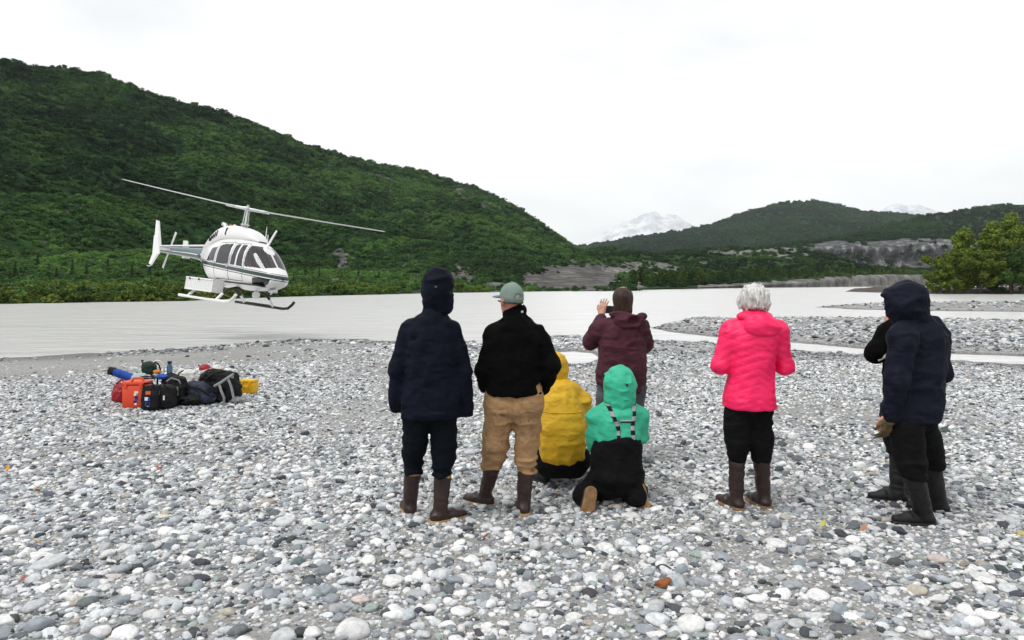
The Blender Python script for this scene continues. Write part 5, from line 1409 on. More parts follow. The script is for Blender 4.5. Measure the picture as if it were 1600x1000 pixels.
def boot(P, pos, yaw, top=0.33, mat=None, sole=None, band=True, tilt=(0, 0), name='boot', fat=1.0, lean=(0, 0), knee=None):
    """rubber boot: shaft, foot, heel, gum sole, trim band. origin at the ankle axis on the ground"""
    if knee is not None:
        e = shin(pos, knee, top) - np.array(pos); lean = (round(float(e[0] * math.cos(yaw) + e[1] * math.sin(yaw)), 3), round(float(-e[0] * math.sin(yaw) + e[1] * math.cos(yaw)), 3))
    key = (round(top, 3), mat.name, sole.name, band, fat, lean)
    if key not in _BOOT:
        F = Field((-.15, -.16, -.01), (.15, .24, top + .03), .0075)
        F.cone((0, 0, .09), (lean[0], lean[1], top), .050 * fat, .063 * fat, .02).plane((0, 0, top), (0, 0, 1))
        F.cone((0, -.035, .055), (0, .10, .055), .044, .045, .03).cone((0, .10, .05), (0, .175, .045), .046, .038, .02, flat=((0, 0, 1), .8))
        F.plane((0, 0, .022), (0, 0, -1)).fold(.005, (16, 16, 26), 2.0 + top * 9)
        S = Field((-.09, -.12, -.01), (.09, .24, .06), .006)
        S.cone((0, -.04, .012), (0, .10, .012), .049, .053, .03).cone((0, .10, .012), (0, .18, .012), .053, .042, .02); S.plane((0, 0, .034), (0, 0, 1)).plane((0, 0, 0), (0, 0, -1))
        B = None
        if band:
            B = Field((-.16, -.16, top - .03), (.16, .16, top + .03), .006); B.cone((lean[0] * .95, lean[1] * .95, top - .1), (lean[0], lean[1], top + .1), .062 * fat, .0665 * fat, .01).plane((0, 0, top + .003), (0, 0, 1)).plane((0, 0, top - .014), (0, 0, -1))
        o = F.mesh('tmp', mat); s_ = S.mesh('tmp', sole); b_ = B.mesh('tmp', sole) if B else None
        _BOOT[key] = (o.data, s_.data, b_.data if b_ else None)
        for q in (o, s_, b_):
            if q: bpy.data.objects.remove(q)
    m0, m1, m2 = _BOOT[key]
    o = bpy.data.objects.new(name, m0); COL.objects.link(o); o.parent = P.o; o.location = pos; o.rotation_euler = (tilt[0], tilt[1], yaw)
    q = bpy.data.objects.new('sole', m1); COL.objects.link(q); q.parent = o
    if m2: q = bpy.data.objects.new('trim_band', m2); COL.objects.link(q); q.parent = o
    return o
V3 = lambda *a: np.array(a, float)
def hood_up(P, c, r, neckc, neckr, mat, parent, yaw, folds=.007, seed=1., open_=True, peak=None, h=.0095):
    """raised hood round the head with an opening for the face"""
    f = fwd(yaw)
    F = Field(np.minimum(c - .24, neckc - .2), np.maximum(c + .24, neckc + .2), h)
    R = np.stack([[f[1], -f[0], 0], f, [0, 0, 1]], 1)
    F.ell(c, r, .03, R=R).cone(c - V3(0, 0, .04), neckc, min(r[0], r[1]) * .95, neckr, .05)
    if peak is not None: F.ell(c + f * r[1] * .85 + V3(0, 0, peak), (r[0] * .85, .05, .028), .03, R=R)
    if open_: F.ell(c + f * (r[1] + .02) - V3(0, 0, .02), (r[0] * .72, .075, r[2] * .8), .02, mode='cut', R=R)
    F.fold(folds, (9, 9, 15), seed).fold(folds * .4, (24, 24, 40), seed + 3)
    return F.mesh('hood', mat, parent)

# ------------------------------------------------------------------ tall person in navy, hood up
P = Person(670, 5.27, 'tall person in a dark navy hooded jacket and brown boots, leftmost of the group')
j = P.j
F = Field(V3(-.42, -.25, .68), V3(.42, .25, 1.62), .0105)
F.loft(P.st([(654, 629, 719, .15, 0), (625, 630, 718, .15, 0), (585, 632, 716, .155, 0), (545, 634, 715, .155, 0), (515, 639, 709, .145, 0), (499, 649, 702, .12, 0), (487, 661, 698, .10, 0), (476, 663, 703, .085, 0)]), .03)
F.limb([j(656, 504), j(642, 514), j(622, 576, .0), j(619, 634, .05)], [.055, .070, .064, .054], .03)
F.limb([j(694, 503), j(706, 514), j(724, 580, .0), j(727, 646, .05)], [.055, .070, .066, .056], .03)
F.plane(j(670, 652), (0, 0, -1)).fold(.010, (5, 5, 7), 4.2).fold(.008, (13, 13, 4), 7.7).fold(.006, (14, 14, 26), 5.)
jk = F.mesh('jacket', C_NAVY, P.o)
for nm, py_, w_ in (('hem', 645, .006), ('yoke_seam', 528, .004)):
    zz = j(670, py_)[2]; F.shell(lambda x, y, z: np.abs(z - zz) - w_, .007).mesh(nm, C_NAVY, jk)
hood_up(P, j(684, 445), V3(.108, .132, .128), j(684, 472), .112, C_NAVY, jk, .25, .012, 3.1, peak=.05)
MB().disc(j(681, 448, -.133), .008, (0, 1, 0), .010, 10).build('hood_toggle', N_GREYT, jk, True)
MB().tube([j(645, 565, -.15), j(680, 566, -.162), j(712, 566, -.15)], .0025, 6).build('back_seam', C_NAVY, jk)
lf, rf = P.foot(640, 806), P.foot(688, 818)
T = Field(V3(-.35, -.25, .25), V3(.35, .28, .98), .0105)
k1, k2 = j(648, 692, .04), j(694, 692, .02)
T.limb([j(652, 640), k1, shin(lf, k1, .33)], [.105, .090, .074], .02).limb([j(692, 640), k2, shin(rf, k2, .33)], [.105, .092, .076], .02).cone(j(660, 630), j(686, 630), .11, .11, .04, flat=((0, 1, 0), .8))
T.plane((0, 0, .325), (0, 0, -1)).fold(.010, (6, 6, 12), 2.2).fold(.014, (5, 5, 20), 5.2, mask=lambda x, y, z: np.clip((.62 - z) / .2, 0, 1))
T.mesh('trousers', C_INK, P.o)
boot(P, lf, .35, .345, M_BOOT, M_SOLE, knee=k1); boot(P, rf, -1.0, .345, M_BOOT, M_SOLE, knee=k2)
body(P, j(684, 446), .25, j(684, 478), j(674, 540), j(672, 640), [(j(650, 512), j(622, 576), j(619, 596, .04), (0, .15, -1), (1, 0, 0), 1), (j(698, 512), j(724, 580), j(724, 586, .0), (0, .0, -1), (-1, 0, 0), -1)], [(j(652, 650), k1, shin(lf, k1, .2)), (j(690, 650), k2, shin(rf, k2, .2))], M_SKIN, curl=.6, hand_s=.72)

# ------------------------------------------------------------------ cap wearer in black fleece and tan canvas trousers
P = Person(800, 5.45, 'person in a sage green cap, black fleece and tan canvas trousers')
j = P.j
F = Field(V3(-.42, -.28, .78), V3(.46, .28, 1.60), .0105)
F.loft(P.st([(618, 759, 846, .15, 0), (600, 760, 846, .155, 0), (560, 758, 850, .165, 0), (530, 762, 847, .16, 0), (510, 771, 840, .145, 0), (499, 781, 829, .12, 0), (490, 786, 822, .095, .01), (483, 789, 819, .075, .02)]), .03)
F.limb([j(786, 511), j(773, 523), j(756, 580, -.03), j(766, 618, .07)], [.055, .075, .068, .054], .03)
F.limb([j(824, 511), j(840, 523), j(861, 572, -.05), j(848, 606, .08)], [.055, .075, .068, .054], .03)
F.plane(j(800, 617), (-.06, 0, -1)).fold(.009, (5, 5, 8), 9.1).fold(.007, (13, 13, 5), 1.7).fold(.006, (14, 14, 26), 4.)
jk = F.mesh('fleece_jacket', C_BLACKFL, P.o)
c_ = Field(j(805, 488) - .14, j(805, 488) + .14, .008); c_.cone(j(803, 492, .0), j(806, 484, .01), .083, .080, .01).cone(j(804, 500, .01), j(806, 470, .02), .066, .066, .01, mode='cut').fold(.006, (10, 10, 16), 3.); c_.mesh('collar', C_BLACKFL, jk)
MB().disc(j(816, 487, -.075), .009, (.2, 1, 0), .008, 10).build('collar_emblem', M_SILVER, jk, True)
lf, rf = P.foot(758, 792), P.foot(818, 805)
T = Field(V3(-.36, -.28, .24), V3(.36, .3, 1.02), .0105)
k1, k2 = j(775, 690, .04), j(824, 690, .02)
T.cone(j(784, 632, 0), j(822, 632, 0), .138, .138, .04, flat=((0, 1, 0), .95)).limb([j(782, 640), k1, shin(lf, k1, .33)], [.118, .098, .080], .025).limb([j(823, 640), k2, shin(rf, k2, .33)], [.118, .096, .080], .025)
T.cone(j(784, 612), j(822, 612), .12, .12, .03, flat=((0, 1, 0), .9))
T.plane((0, 0, .31), (0, 0, -1)).fold(.011, (6, 6, 10), 12.2).fold(.012, (4, 4, 21), 8.2, mask=lambda x, y, z: np.clip((.68 - z) / .2, 0, 1)).fold(.006, (14, 14, 24), 2.9)
tr_ = T.mesh('trousers', C_TAN, P.o)
sx0 = j(802, 640)[0]; T.shell(lambda x, y, z: np.maximum(np.maximum(np.abs(x - sx0) - .004, y), np.abs(z - .84) - .14), .008).mesh('seat_seam', C_TAN, tr_)
for cx0, cx1, y0, y1 in ((770, 793, 635, 662), (812, 836, 635, 662)):
    a, b = j(cx0, y0), j(cx1, y1)
    T.shell(lambda x, y, z: np.maximum(np.maximum(np.abs(x - (a[0] + b[0]) / 2) - (b[0] - a[0]) / 2, np.abs(z - (a[2] + b[2]) / 2) - (a[2] - b[2]) / 2), y + .02), .007).mesh('back_pocket', C_TAN, tr_)
boot(P, lf, .95, .345, M_BOOT, M_SOLE, knee=k1); boot(P, rf, .12, .345, M_BOOT, M_SOLE, knee=k2)
hc = j(798, 468); yw = .55
body(P, hc, yw, j(802, 493), j(803, 540), j(803, 625), [(j(770, 520), j(754, 580, -.03), j(768, 622, .08), (.25, .3, -1), (1, 0, 0), 1), (j(842, 520), j(862, 572, -.05), j(846, 610, .10), (-.3, .35, -1), (-1, 0, 0), -1)], [(j(785, 645), k1, shin(lf, k1, .2)), (j(822, 645), k2, shin(rf, k2, .2))], M_SKIN2, curl=.6)
f = fwd(yw); r = V3(f[1], -f[0], 0); R = np.stack([r, f, [0, 0, 1]], 1)
H = Field(hc - .2, hc + .24, .007); H.ell(hc + V3(0, 0, .022) - f * .012, (.086, .106, .108), .01, R=R).plane(hc + V3(0, 0, .0), (f[0] * .22, f[1] * .22, -1)).fold(.003, (12, 12, 12), 3.)
H.ell(hc - f * .118 + V3(0, 0, .016), (.034, .03, .026), .004, mode='cut')
cap = H.mesh('cap', C_CAP, P.o)
B = Field(hc - .28, hc + .28, .006); B.ell(hc + f * .115 + V3(0, 0, .02), (.080, .085, .012), .004, R=R).plane(hc + f * .07, -f); B.mesh('brim', C_CAP, cap)
MB().box(hc - f * .122 + V3(0, 0, .006), (.075, .006, .016), Matrix.Rotation(yw, 3, 'Z'), .002).build('cap_strap', C_CAP, cap)
MB().disc(hc + V3(0, 0, .132) - f * .012, .007, (0, 0, 1), .008, 8).build('cap_button', C_CAP, cap)
g = MB(); pts = []
for t in np.linspace(-2.2, 2.2, 15): pts.append(hc + (-f * math.cos(t) * .103 + r * math.sin(t) * .085) + V3(0, 0, -.030 + .022 * abs(t) / 2.2))
g.tube(pts, .006, 6).build('sunglasses_strap', M_BLACK, P.o, True)
hr = Field(hc - .16, hc + .16, .007); hr.ell(hc - f * .018 + V3(0, 0, .012), (.0805, .096, .088), .01, R=R).plane(hc - V3(0, 0, .028), (0, 0, -1)).plane(hc + f * .035, f); hr.mesh('hair', hair_mat('grey cropped hair', (.14, .12, .10), (.42, .38, .35)), P.o)

# ------------------------------------------------------------------ crouching person in the yellow rain jacket
P = Person(877, 6.18, 'crouching person in a yellow hooded rain jacket behind the cap wearer')
j = P.j
F = Field(V3(-.36, -.35, .15), V3(.36, .42, 1.0), .0105)
F.loft(P.st([(727, 854, 905, .13, -.03), (712, 843, 914, .18, -.03), (690, 838, 917, .20, -.02), (660, 839, 914, .205, 0), (635, 843, 910, .19, .03), (612, 848, 905, .165, .06), (598, 855, 897, .13, .08), (588, 858, 885, .095, .10)]), .04, end=.05)
F.limb([j(897, 612, .06), j(908, 625, .08), j(914, 658, .18), j(895, 680, .38)], [.07, .075, .066, .05], .05).limb([j(856, 612, .06), j(848, 628, .08), j(842, 662, .18), j(858, 682, .38)], [.07, .075, .066, .05], .05)
F.fold(.012, (6, 6, 9), 5.5).fold(.009, (14, 14, 6), 2.9).fold(.004, (14, 14, 24), 7.).fold(.005, (5, 5, 14), 15.9, mask=lambda x, y, z: np.clip((.55 - z) / .25, 0, 1))
jk = F.mesh('rain_jacket', C_YEL, P.o)
yk = j(880, 640)[2]
F.shell(lambda x, y, z: np.maximum(np.abs(z - yk) - .008, y), .008).mesh('yoke_seam', C_YEL, jk)
hood_up(P, j(868, 571, .10), V3(.100, .118, .122), j(869, 592, .10), .098, C_YEL, jk, .35, .009, 7.4, peak=.04)
lf, rf = P.foot(852, 756), P.foot(884, 752)
rf = rf + V3(.02, .05, 0)
T = Field(V3(-.40, -.35, 0), V3(.36, .5, .48), .0105)
kn1, kn2 = j(846, 712, .36), j(906, 716, .34)
T.limb([j(862, 716, .0), kn1, V3(lf[0] - .02, lf[1] + .04, .12)], [.135, .090, .072], .03).limb([j(896, 716, .0), kn2, V3(rf[0], rf[1] + .06, .12)], [.135, .090, .074], .03).cone(j(864, 722, -.02), j(896, 722, -.02), .14, .14, .03)
T.fold(.010, (8, 8, 12), 3.3).plane((0, 0, .09), (0, 0, -1)); T.mesh('trousers', C_BLACK, P.o)
boot(P, lf + V3(-.02, 0, 0), .55, .17, M_BOOTK, M_BOOTK, False); boot(P, rf, -.1, .17, M_BOOTK, M_BOOTK, False)
body(P, j(868, 573, .10), .35, j(869, 598, .09), j(877, 640, .03), j(878, 705, 0), [(j(852, 616, .08), j(842, 660, .18), j(860, 680, .38), (.6, .6, 0), (0, 0, -1), 1), (j(904, 616, .08), j(914, 656, .18), j(893, 678, .38), (-.6, .6, 0), (0, 0, -1), -1)], [(j(862, 716), kn1, V3(lf[0], lf[1], .1)), (j(896, 716), kn2, V3(rf[0], rf[1], .1))], M_SKIN)

# ------------------------------------------------------------------ person in maroon taking a picture
P = Person(968, 6.9, 'dark-haired person in a maroon jacket holding a phone up to the river')
j = P.j
F = Field(V3(-.40, -.34, .62), V3(.42, .5, 1.62), .0105)
F.loft(P.st([(612, 938, 1004, .16, 0), (596, 931, 1008, .17, 0), (575, 932, 1009, .18, 0), (545, 934, 1007, .175, 0), (522, 936, 1004, .165, 0), (506, 942, 998, .14, 0), (497, 951, 991, .11, 0), (489, 957, 985, .08, .02)]), .03)
F.limb([j(948, 506), j(937, 514), j(924, 534, .10), j(939, 499, .30)], [.065, .085, .074, .050], .04).limb([j(990, 506), j(1001, 514), j(1008, 538, .10), j(985, 500, .34)], [.065, .088, .072, .05], .04)
F.plane(j(968, 610), (0, 0, -1)).fold(.012, (5, 5, 8), 6.1).fold(.008, (13, 13, 6), 3.3).fold(.007, (14, 14, 26), 5.)
jk = F.mesh('jacket', C_MAR, P.o)
zz = j(968, 526)[2]; F.shell(lambda x, y, z: np.maximum(np.abs(z - zz) - .004, y), .007).mesh('yoke_seam', C_MAR, jk)
H = Field(j(985, 500, -.1) - .28, j(985, 500, -.1) + .28, .0095)
H.ell(j(982, 503, -.11), (.135, .075, .075), .03).ell(j(1003, 494, -.07), (.045, .06, .035), .03).ell(j(968, 491, -.05), (.10, .06, .035), .03).ell(j(992, 500, -.155), (.07, .045, .04), .02, mode='cut').fold(.010, (9, 9, 14), 2.2); H.mesh('hood', C_MAR, jk)
hc = j(973, 470, .03)
T = Field(V3(-.32, -.24, .25), V3(.32, .24, .95), .011)
la, ra = V3(-.12, .02, .1), V3(.13, -.02, .1)
T.limb([j(952, 605), V3(-.13, .03, .5), V3(-.12, .02, .34)], [.12, .092, .078], .02).limb([j(990, 605), V3(.13, .03, .5), V3(.13, -.02, .34)], [.12, .092, .078], .02).cone(j(957, 598), j(985, 598), .115, .115, .03).plane((0, 0, .33), (0, 0, -1)).fold(.010, (6, 6, 12), 9.); T.mesh('trousers', C_GREY, P.o)
boot(P, V3(-.12, .02, P.g), .2, .345, M_BOOT, M_SOLE, knee=V3(-.13, .03, .5)); boot(P, V3(.13, -.02, P.g), -.2, .345, M_BOOT, M_SOLE, knee=V3(.13, .03, .5))
body(P, hc, .12, j(972, 494, .01), j(970, 530), j(970, 600), [(j(940, 514), j(924, 534, .10), j(940, 491, .325), (.18, .10, 1), (.6, 1, .1), 1), (j(1000, 514), j(1008, 538, .10), j(980, 492, .36), (-.4, .2, 1), (-.6, 1, .1), -1)], [(j(952, 605), V3(-.13, .03, .5), la), (j(990, 605), V3(.13, .03, .5), ra)], M_SKIN, curl=.28)
q = Field(hc - .2, hc + .2, .0075); q.ell(hc + V3(0, -.018, .030), (.096, .106, .102), .02).ell(hc + V3(.0, -.03, -.05), (.088, .085, .095), .03).ell(hc + V3(.012, -.05, -.10), (.07, .05, .05), .03); q.plane(hc + V3(0, .055, 0), (0, 1, -.5)).fold(.006, (22, 22, 6), 3.); hr = q.mesh('hair', M_BROWNHAIR, P.o)
MB().tube([hc + V3(-.035, -.045, .118), hc + V3(-.005, -.055, .124), hc + V3(.03, -.045, .118)], .008, 8).build('hair_clip', plain('yellow brass clip', (.55, .36, .10), .3, metal=.4), hr, True)
ph = empty('phone', (P.X0 + j(957, 484, .37)[0], P.d + .37, j(957, 484, .37)[2]), (-.1, .05, .1)); tag(ph, 'dark phone held sideways by the person in maroon', 'phone')
MB().box((0, 0, 0), (.155, .009, .076), bev=.004).build('phone_case', M_BLACK, ph); MB().box((0, -.0055, 0), (.142, .002, .066)).build('phone_screen', plain('dim phone screen', (.03, .03, .035), .15), ph)

# ------------------------------------------------------------------ kneeling person in mint green with black bib waders
P = Person(965, 5.72, 'kneeling person in a mint green hooded jacket with black bib overalls and checked braces')
j = P.j
F = Field(V3(-.40, -.36, .22), V3(.40, .40, 1.0), .0105)
F.loft(P.st([(735, 930, 996, .12, 0), (705, 930, 998, .135, 0), (675, 927, 1001, .155, 0), (652, 929, 999, .15, .01), (638, 936, 993, .13, .02), (628, 944, 988, .10, .03)]), .03)
F.limb([j(942, 641, .02), j(932, 652, .02), j(929, 692, .04), j(944, 706, .26)], [.06, .074, .072, .052], .03).limb([j(988, 641, .02), j(998, 652, .02), j(1000, 680, .06), j(986, 694, .30)], [.06, .074, .066, .05], .03)
F.fold(.011, (6, 6, 9), 8.8).fold(.008, (14, 14, 6), 4.9).fold(.006, (14, 14, 26), 3.)
jk = F.mesh('jacket', C_GRN, P.o)
hood_up(P, j(969, 598, .02), V3(.118, .135, .135), j(968, 626, .02), .118, C_GRN, jk, .10, .012, 5.4, peak=.05)
MB().disc(j(980, 602, -.115), .010, (0, 1, 0), .012, 10).build('hood_toggle', M_BLACK, jk, True)
# bib overalls: waist, seat, thighs down to the knees, shins back along the ground
lf, rf = P.foot(924, 806), P.foot(999, 797)
T = Field(V3(-.48, -.62, .0), V3(.36, .42, .72), .0115)
T.loft(P.st([(772, 924, 1000, .13, .02), (745, 921, 1003, .185, -.02), (715, 923, 1002, .185, 0), (698, 925, 1002, .182, 0), (686, 928, 1000, .176, 0), (678, 938, 992, .166, 0)]), .05)
k1, k2 = V3(-.14, .16, .09), V3(.13, .16, .09)
T.limb([j(944, 752), k1], [.13, .10], .04).limb([j(983, 752), k2], [.13, .10], .04)
T.limb([k1, V3(-.27, -.10, .085), V3(lf[0] - .03, lf[1] + .17, .085)], [.09, .078, .07], .04).limb([k2, V3(.13, -.1, .075), V3(rf[0] - .02, rf[1] + .24, .075)], [.09, .072, .060], .04)
T.fold(.012, (6, 6, 10), 1.8).fold(.007, (13, 13, 18), 6.1).plane((0, 0, .012), (0, 0, -1))
tw = T.mesh('bib_overalls', C_BLACK, P.o)
def brace_mat():
    m, nt, b = new_mat('checked brace webbing', .8, .2); L = nt.links
    tc = N(nt, 'ShaderNodeTexCoord'); ck = N(nt, 'ShaderNodeTexChecker', Scale=36.0); ck.inputs[1].default_value = (.010, .010, .011, 1); ck.inputs[2].default_value = (.34, .34, .34, 1)
    mp = N(nt, 'ShaderNodeMapping'); mp.inputs['Scale'].default_value = (.001, .001, .8); L.new(tc.outputs['Object'], mp.inputs['Vector']); L.new(mp.outputs['Vector'], ck.inputs['Vector']); L.new(ck.outputs['Color'], b.inputs['Base Color']); return m
M_BRACE = brace_mat()
def brace(p0, p1, w=.017):
    a, b = j(*p0), j(*p1); d = np.array([b[0] - a[0], b[2] - a[2]]); Ld = np.linalg.norm(d); d /= Ld
    def reg(x, y, z):
        u = (x - a[0]) * d[0] + (z - a[2]) * d[1]; v = -(x - a[0]) * d[1] + (z - a[2]) * d[0]
        return np.maximum(np.maximum(np.abs(v) - w, np.maximum(-u, u - Ld)), y - .0)
    F.shell(reg, .011).mesh('brace', M_BRACE, tw)
brace((946, 624), (962, 664)); brace((962, 660), (964, 716)); brace((991, 624), (984, 664)); brace((984, 660), (986, 690)); brace((958, 654), (988, 654), .010)
boot(P, V3(lf[0], lf[1] + .05, .10), .25, .2, M_BOOTK, plain('worn tan lug sole', (.24, .135, .06), .8, var=.4, scale=18), False, tilt=(-1.75, .25))
boot(P, V3(rf[0] + .01, rf[1] + .02, .10), -.15, .2, M_BOOTK, M_SOLE, False, tilt=(-1.7, -.2))
body(P, j(969, 600, .02), .1, j(968, 630, .02), j(965, 665), j(964, 735), [(j(930, 650, .02), j(921, 690, .06), j(942, 704, .28), (.5, .8, 0), (0, 0, -1), 1), (j(1000, 648, .02), j(1007, 680, .07), j(988, 692, .30), (-.5, .8, 0), (0, 0, -1), -1)], [(j(944, 752), k1, V3(lf[0], lf[1] + .14, .09)), (j(983, 752), k2, V3(rf[0], rf[1] + .14, .08))], M_SKIN)

# ------------------------------------------------------------------ white-haired person in hot pink
P = Person(1172, 5.5, 'white-haired person in a hot pink quilted jacket, standing alone')
j = P.j
F = Field(V3(-.36, -.30, .74), V3(.40, .40, 1.58), .0098)
F.loft(P.st([(638, 1132, 1211, .16, 0), (622, 1132, 1211, .165, 0), (590, 1139, 1208, .15, 0), (565, 1140, 1209, .15, 0), (535, 1139, 1214, .155, 0), (512, 1143, 1214, .145, 0), (500, 1152, 1208, .125, 0), (492, 1160, 1200, .095, .01), (484, 1163, 1196, .07, .02)]), .03)
F.limb([j(1155, 508), j(1143, 518), j(1126, 572, .0), j(1146, 566, .22)], [.06, .078, .064, .05], .035).limb([j(1203, 508), j(1215, 518), j(1227, 572, .0), j(1208, 566, .22)], [.06, .078, .062, .05], .035)
F.plane(j(1172, 637), (0, 0, -1))
xc = j(1176, 560)[0]
def quilt(X_, Y_, Z_):
    q = ((Z_ + .55 * np.abs(X_ - xc) + .02 * np.sin(X_ * 9)) / .056) % 1.0
    return np.exp(-((q - .5) / .13) ** 2) - .35
ii = np.nonzero(np.abs(F.f) < .05); F.f[ii] += (.0042 * quilt(F.ax[0][ii[0]], F.ax[1][ii[1]], F.ax[2][ii[2]])).astype(np.float32)
F.fold(.007, (7, 7, 11), 3.8).fold(.003, (16, 16, 24), 4.4)
jk = F.mesh('quilted_jacket', C_PINK, P.o)
H = Field(j(1192, 506, -.1) - .28, j(1192, 506, -.1) + .28, .009)
H.ell(j(1192, 511, -.115), (.135, .062, .085), .03).ell(j(1178, 494, -.05), (.135, .075, .045), .04).ell(j(1180, 491, .0), (.085, .05, .05), .01, mode='cut').fold(.008, (9, 9, 14), 5.2); H.mesh('hood', C_PINK, jk)
hc = j(1177, 470, .01)
lf, rf = P.foot(1150, 797), P.foot(1193, 794)
k1, k2 = j(1152, 690, .03), j(1189, 690, .03)
T = Field(V3(-.3, -.25, .3), V3(.3, .28, 1.02), .0105)
T.cone(j(1157, 632), j(1188, 632), .11, .11, .04, flat=((0, 1, 0), .9)).limb([j(1151, 650), k1, shin(lf, k1, .37)], [.10, .092, .070], .02).limb([j(1186, 650), k2, shin(rf, k2, .37)], [.10, .092, .068], .02)
T.plane((0, 0, .36), (0, 0, -1)).fold(.010, (6, 6, 12), 7.7).fold(.005, (12, 12, 20), 2.9); T.mesh('trousers', C_BLACK, P.o)
M_SOLE2 = plain('brown gum sole', (.20, .115, .05), .7, var=.35, scale=20)
boot(P, lf, .45, .385, M_BOOT, M_SOLE2, False, knee=k1); boot(P, rf, .25, .385, M_BOOT, M_SOLE2, False, knee=k2)
body(P, hc, .15, j(1176, 492, .01), j(1176, 535), j(1172, 630), [(j(1146, 516), j(1126, 572), j(1150, 566, .24), (.7, .6, .1), (0, 0, -1), 1), (j(1212, 516), j(1227, 572), j(1204, 566, .24), (-.7, .6, .1), (0, 0, -1), -1)], [(j(1152, 650), k1, shin(lf, k1, .2)), (j(1190, 650), k2, shin(rf, k2, .2))], M_SKIN)
q = Field(hc - .17, hc + .17, .0046); q.ell(hc + V3(.0, -.02, .028), (.105, .112, .098), .02).ell(hc + V3(.04, -.03, -.035), (.076, .085, .06), .03).ell(hc + V3(-.045, -.01, -.01), (.068, .085, .062), .03).plane(hc + V3(0, .06, 0), (0, 1, -.6)).fold(.016, (16, 16, 8), 6.).fold(.012, (42, 42, 11), 2.).fold(.006, (95, 95, 16), 4.); q.mesh('hair', M_WHITEHAIR, P.o)

# ------------------------------------------------------------------ hooded person in dark blue at the right, facing left
P = Person(1432, 5.18, 'person in a dark blue hooded jacket and black boots, rightmost, facing left')
j = P.j
F = Field(V3(-.38, -.36, .66), V3(.40, .40, 1.60), .0105)
F.loft(P.st([(657, 1381, 1466, .17, 0), (630, 1386, 1468, .17, 0), (590, 1392, 1472, .17, 0), (550, 1394, 1476, .165, 0), (525, 1398, 1474, .155, 0), (508, 1404, 1464, .13, 0), (496, 1406, 1452, .105, 0), (486, 1406, 1446, .09, 0)]), .03)
F.limb([j(1416, 512, -.05), j(1410, 528, -.13), j(1403, 594, -.16), j(1391, 648, -.10)], [.07, .088, .074, .058], .05).limb([j(1455, 508, .06), j(1462, 526, .12), j(1470, 580, .16), j(1440, 610, .24)], [.07, .085, .07, .055], .05)
F.plane(j(1432, 655), (.05, 0, -1)).fold(.012, (5, 5, 8), 2.1).fold(.008, (13, 13, 5), 9.3).fold(.006, (14, 14, 26), 4.)
jk = F.mesh('jacket', C_NAVY2, P.o)
for nm, py_, w_ in (('hem', 646, .006), ('yoke_seam', 540, .004)):
    zz = j(1432, py_)[2]; F.shell(lambda x, y, z: np.abs(z - zz - .04 * x) - w_, .007).mesh(nm, C_NAVY2, jk)
hc = j(1414, 468)
hood_up(P, hc + V3(.005, 0, .0), V3(.135, .150, .140), j(1424, 498), .118, C_NAVY2, jk, 1.0, .013, 9.4, peak=.03)
lf, rf = P.foot(1440, 822), P.foot(1466, 803)
T = Field(V3(-.32, -.34, .05), V3(.40, .48, .96), .0105)
T.cone(j(1412, 645), j(1438, 645), .13, .13, .04).limb([j(1414, 668, -.06), j(1424, 725, -.08), shin(lf + V3(.015, 0, 0), j(1424, 725, -.08), .34)], [.115, .095, .084], .02).limb([j(1440, 668, .10), j(1454, 722, .22), shin(rf, j(1454, 722, .22), .34)], [.112, .092, .082], .02)
T.plane((0, 0, .35), (0, 0, -1)).fold(.012, (6, 6, 11), 4.7).fold(.010, (5, 5, 20), 1.3, mask=lambda x, y, z: np.clip((.7 - z) / .2, 0, 1)); T.mesh('trousers', C_BLACK, P.o)
boot(P, lf + V3(.015, 0, 0), 1.4, .43, M_BOOTK, M_BOOTK, False, fat=1.18, knee=j(1424, 725, -.08)); boot(P, rf, 1.1, .43, M_BOOTK, M_BOOTK, False, fat=1.15, knee=j(1454, 722, .22))
gw = j(1390, 652, -.10)
G = Field(gw - .2, gw + .2, .006); hand(G, gw + V3(0, 0, .0), (-.12, .12, -1), (-.3, 1, 0), -1, .45, 1.12); G.cone(gw + V3(0, 0, .03), gw - V3(0, 0, .02), .036, .040, .01); G.mesh('glove', M_GLOVE, P.o)
body(P, hc, 1.15, j(1424, 496), j(1432, 545), j(1430, 645), [(j(1412, 522, -.12), j(1403, 594, -.16), gw + V3(0, 0, .03), (-.12, .12, -1), (-.3, 1, 0), -1), (j(1458, 518, .11), j(1470, 580, .16), j(1440, 610, .24), (-.8, .5, 0), (0, 0, -1), 1)], [(j(1415, 668, -.06), j(1424, 725, -.08), shin(lf, j(1424, 725, -.08), .22)), (j(1442, 668, .10), j(1454, 722, .22), shin(rf, j(1454, 722, .22), .22))], M_SKIN, curl=.45)

# ------------------------------------------------------------------ person in black, mostly hidden behind the one in dark blue
P = Person(1414, 5.78, 'person in black mostly hidden behind the rightmost hooded person, elbow raised')
j = P.j
F = Field(V3(-.36, -.28, .72), V3(.30, .40, 1.58), .0105)
F.loft(P.st([(648, 1386, 1442, .15, 0), (600, 1384, 1444, .155, 0), (550, 1384, 1446, .15, 0), (522, 1386, 1444, .14, 0), (508, 1394, 1436, .12, 0), (496, 1402, 1428, .085, 0)]), .03)
F.limb([j(1398, 512), j(1390, 522), j(1369, 552, .0), j(1394, 512, .20)], [.07, .085, .072, .055], .045).limb([j(1430, 512), j(1440, 524), j(1446, 565, .05), j(1428, 530, .25)], [.06, .08, .065, .05], .045)
F.fold(.010, (6, 6, 9), 3.).fold(.005, (12, 12, 20), 7.); jk = F.mesh('jacket', C_BLACKFL, P.o)
MB().tube([j(1372, 563, -.06), j(1382, 557, -.075), j(1391, 549, -.075)], [.012, .015, .01], 8).build('pale_trim', plain('pale jacket trim', (.55, .5, .42), .8), jk, True)
hc = j(1414, 470)
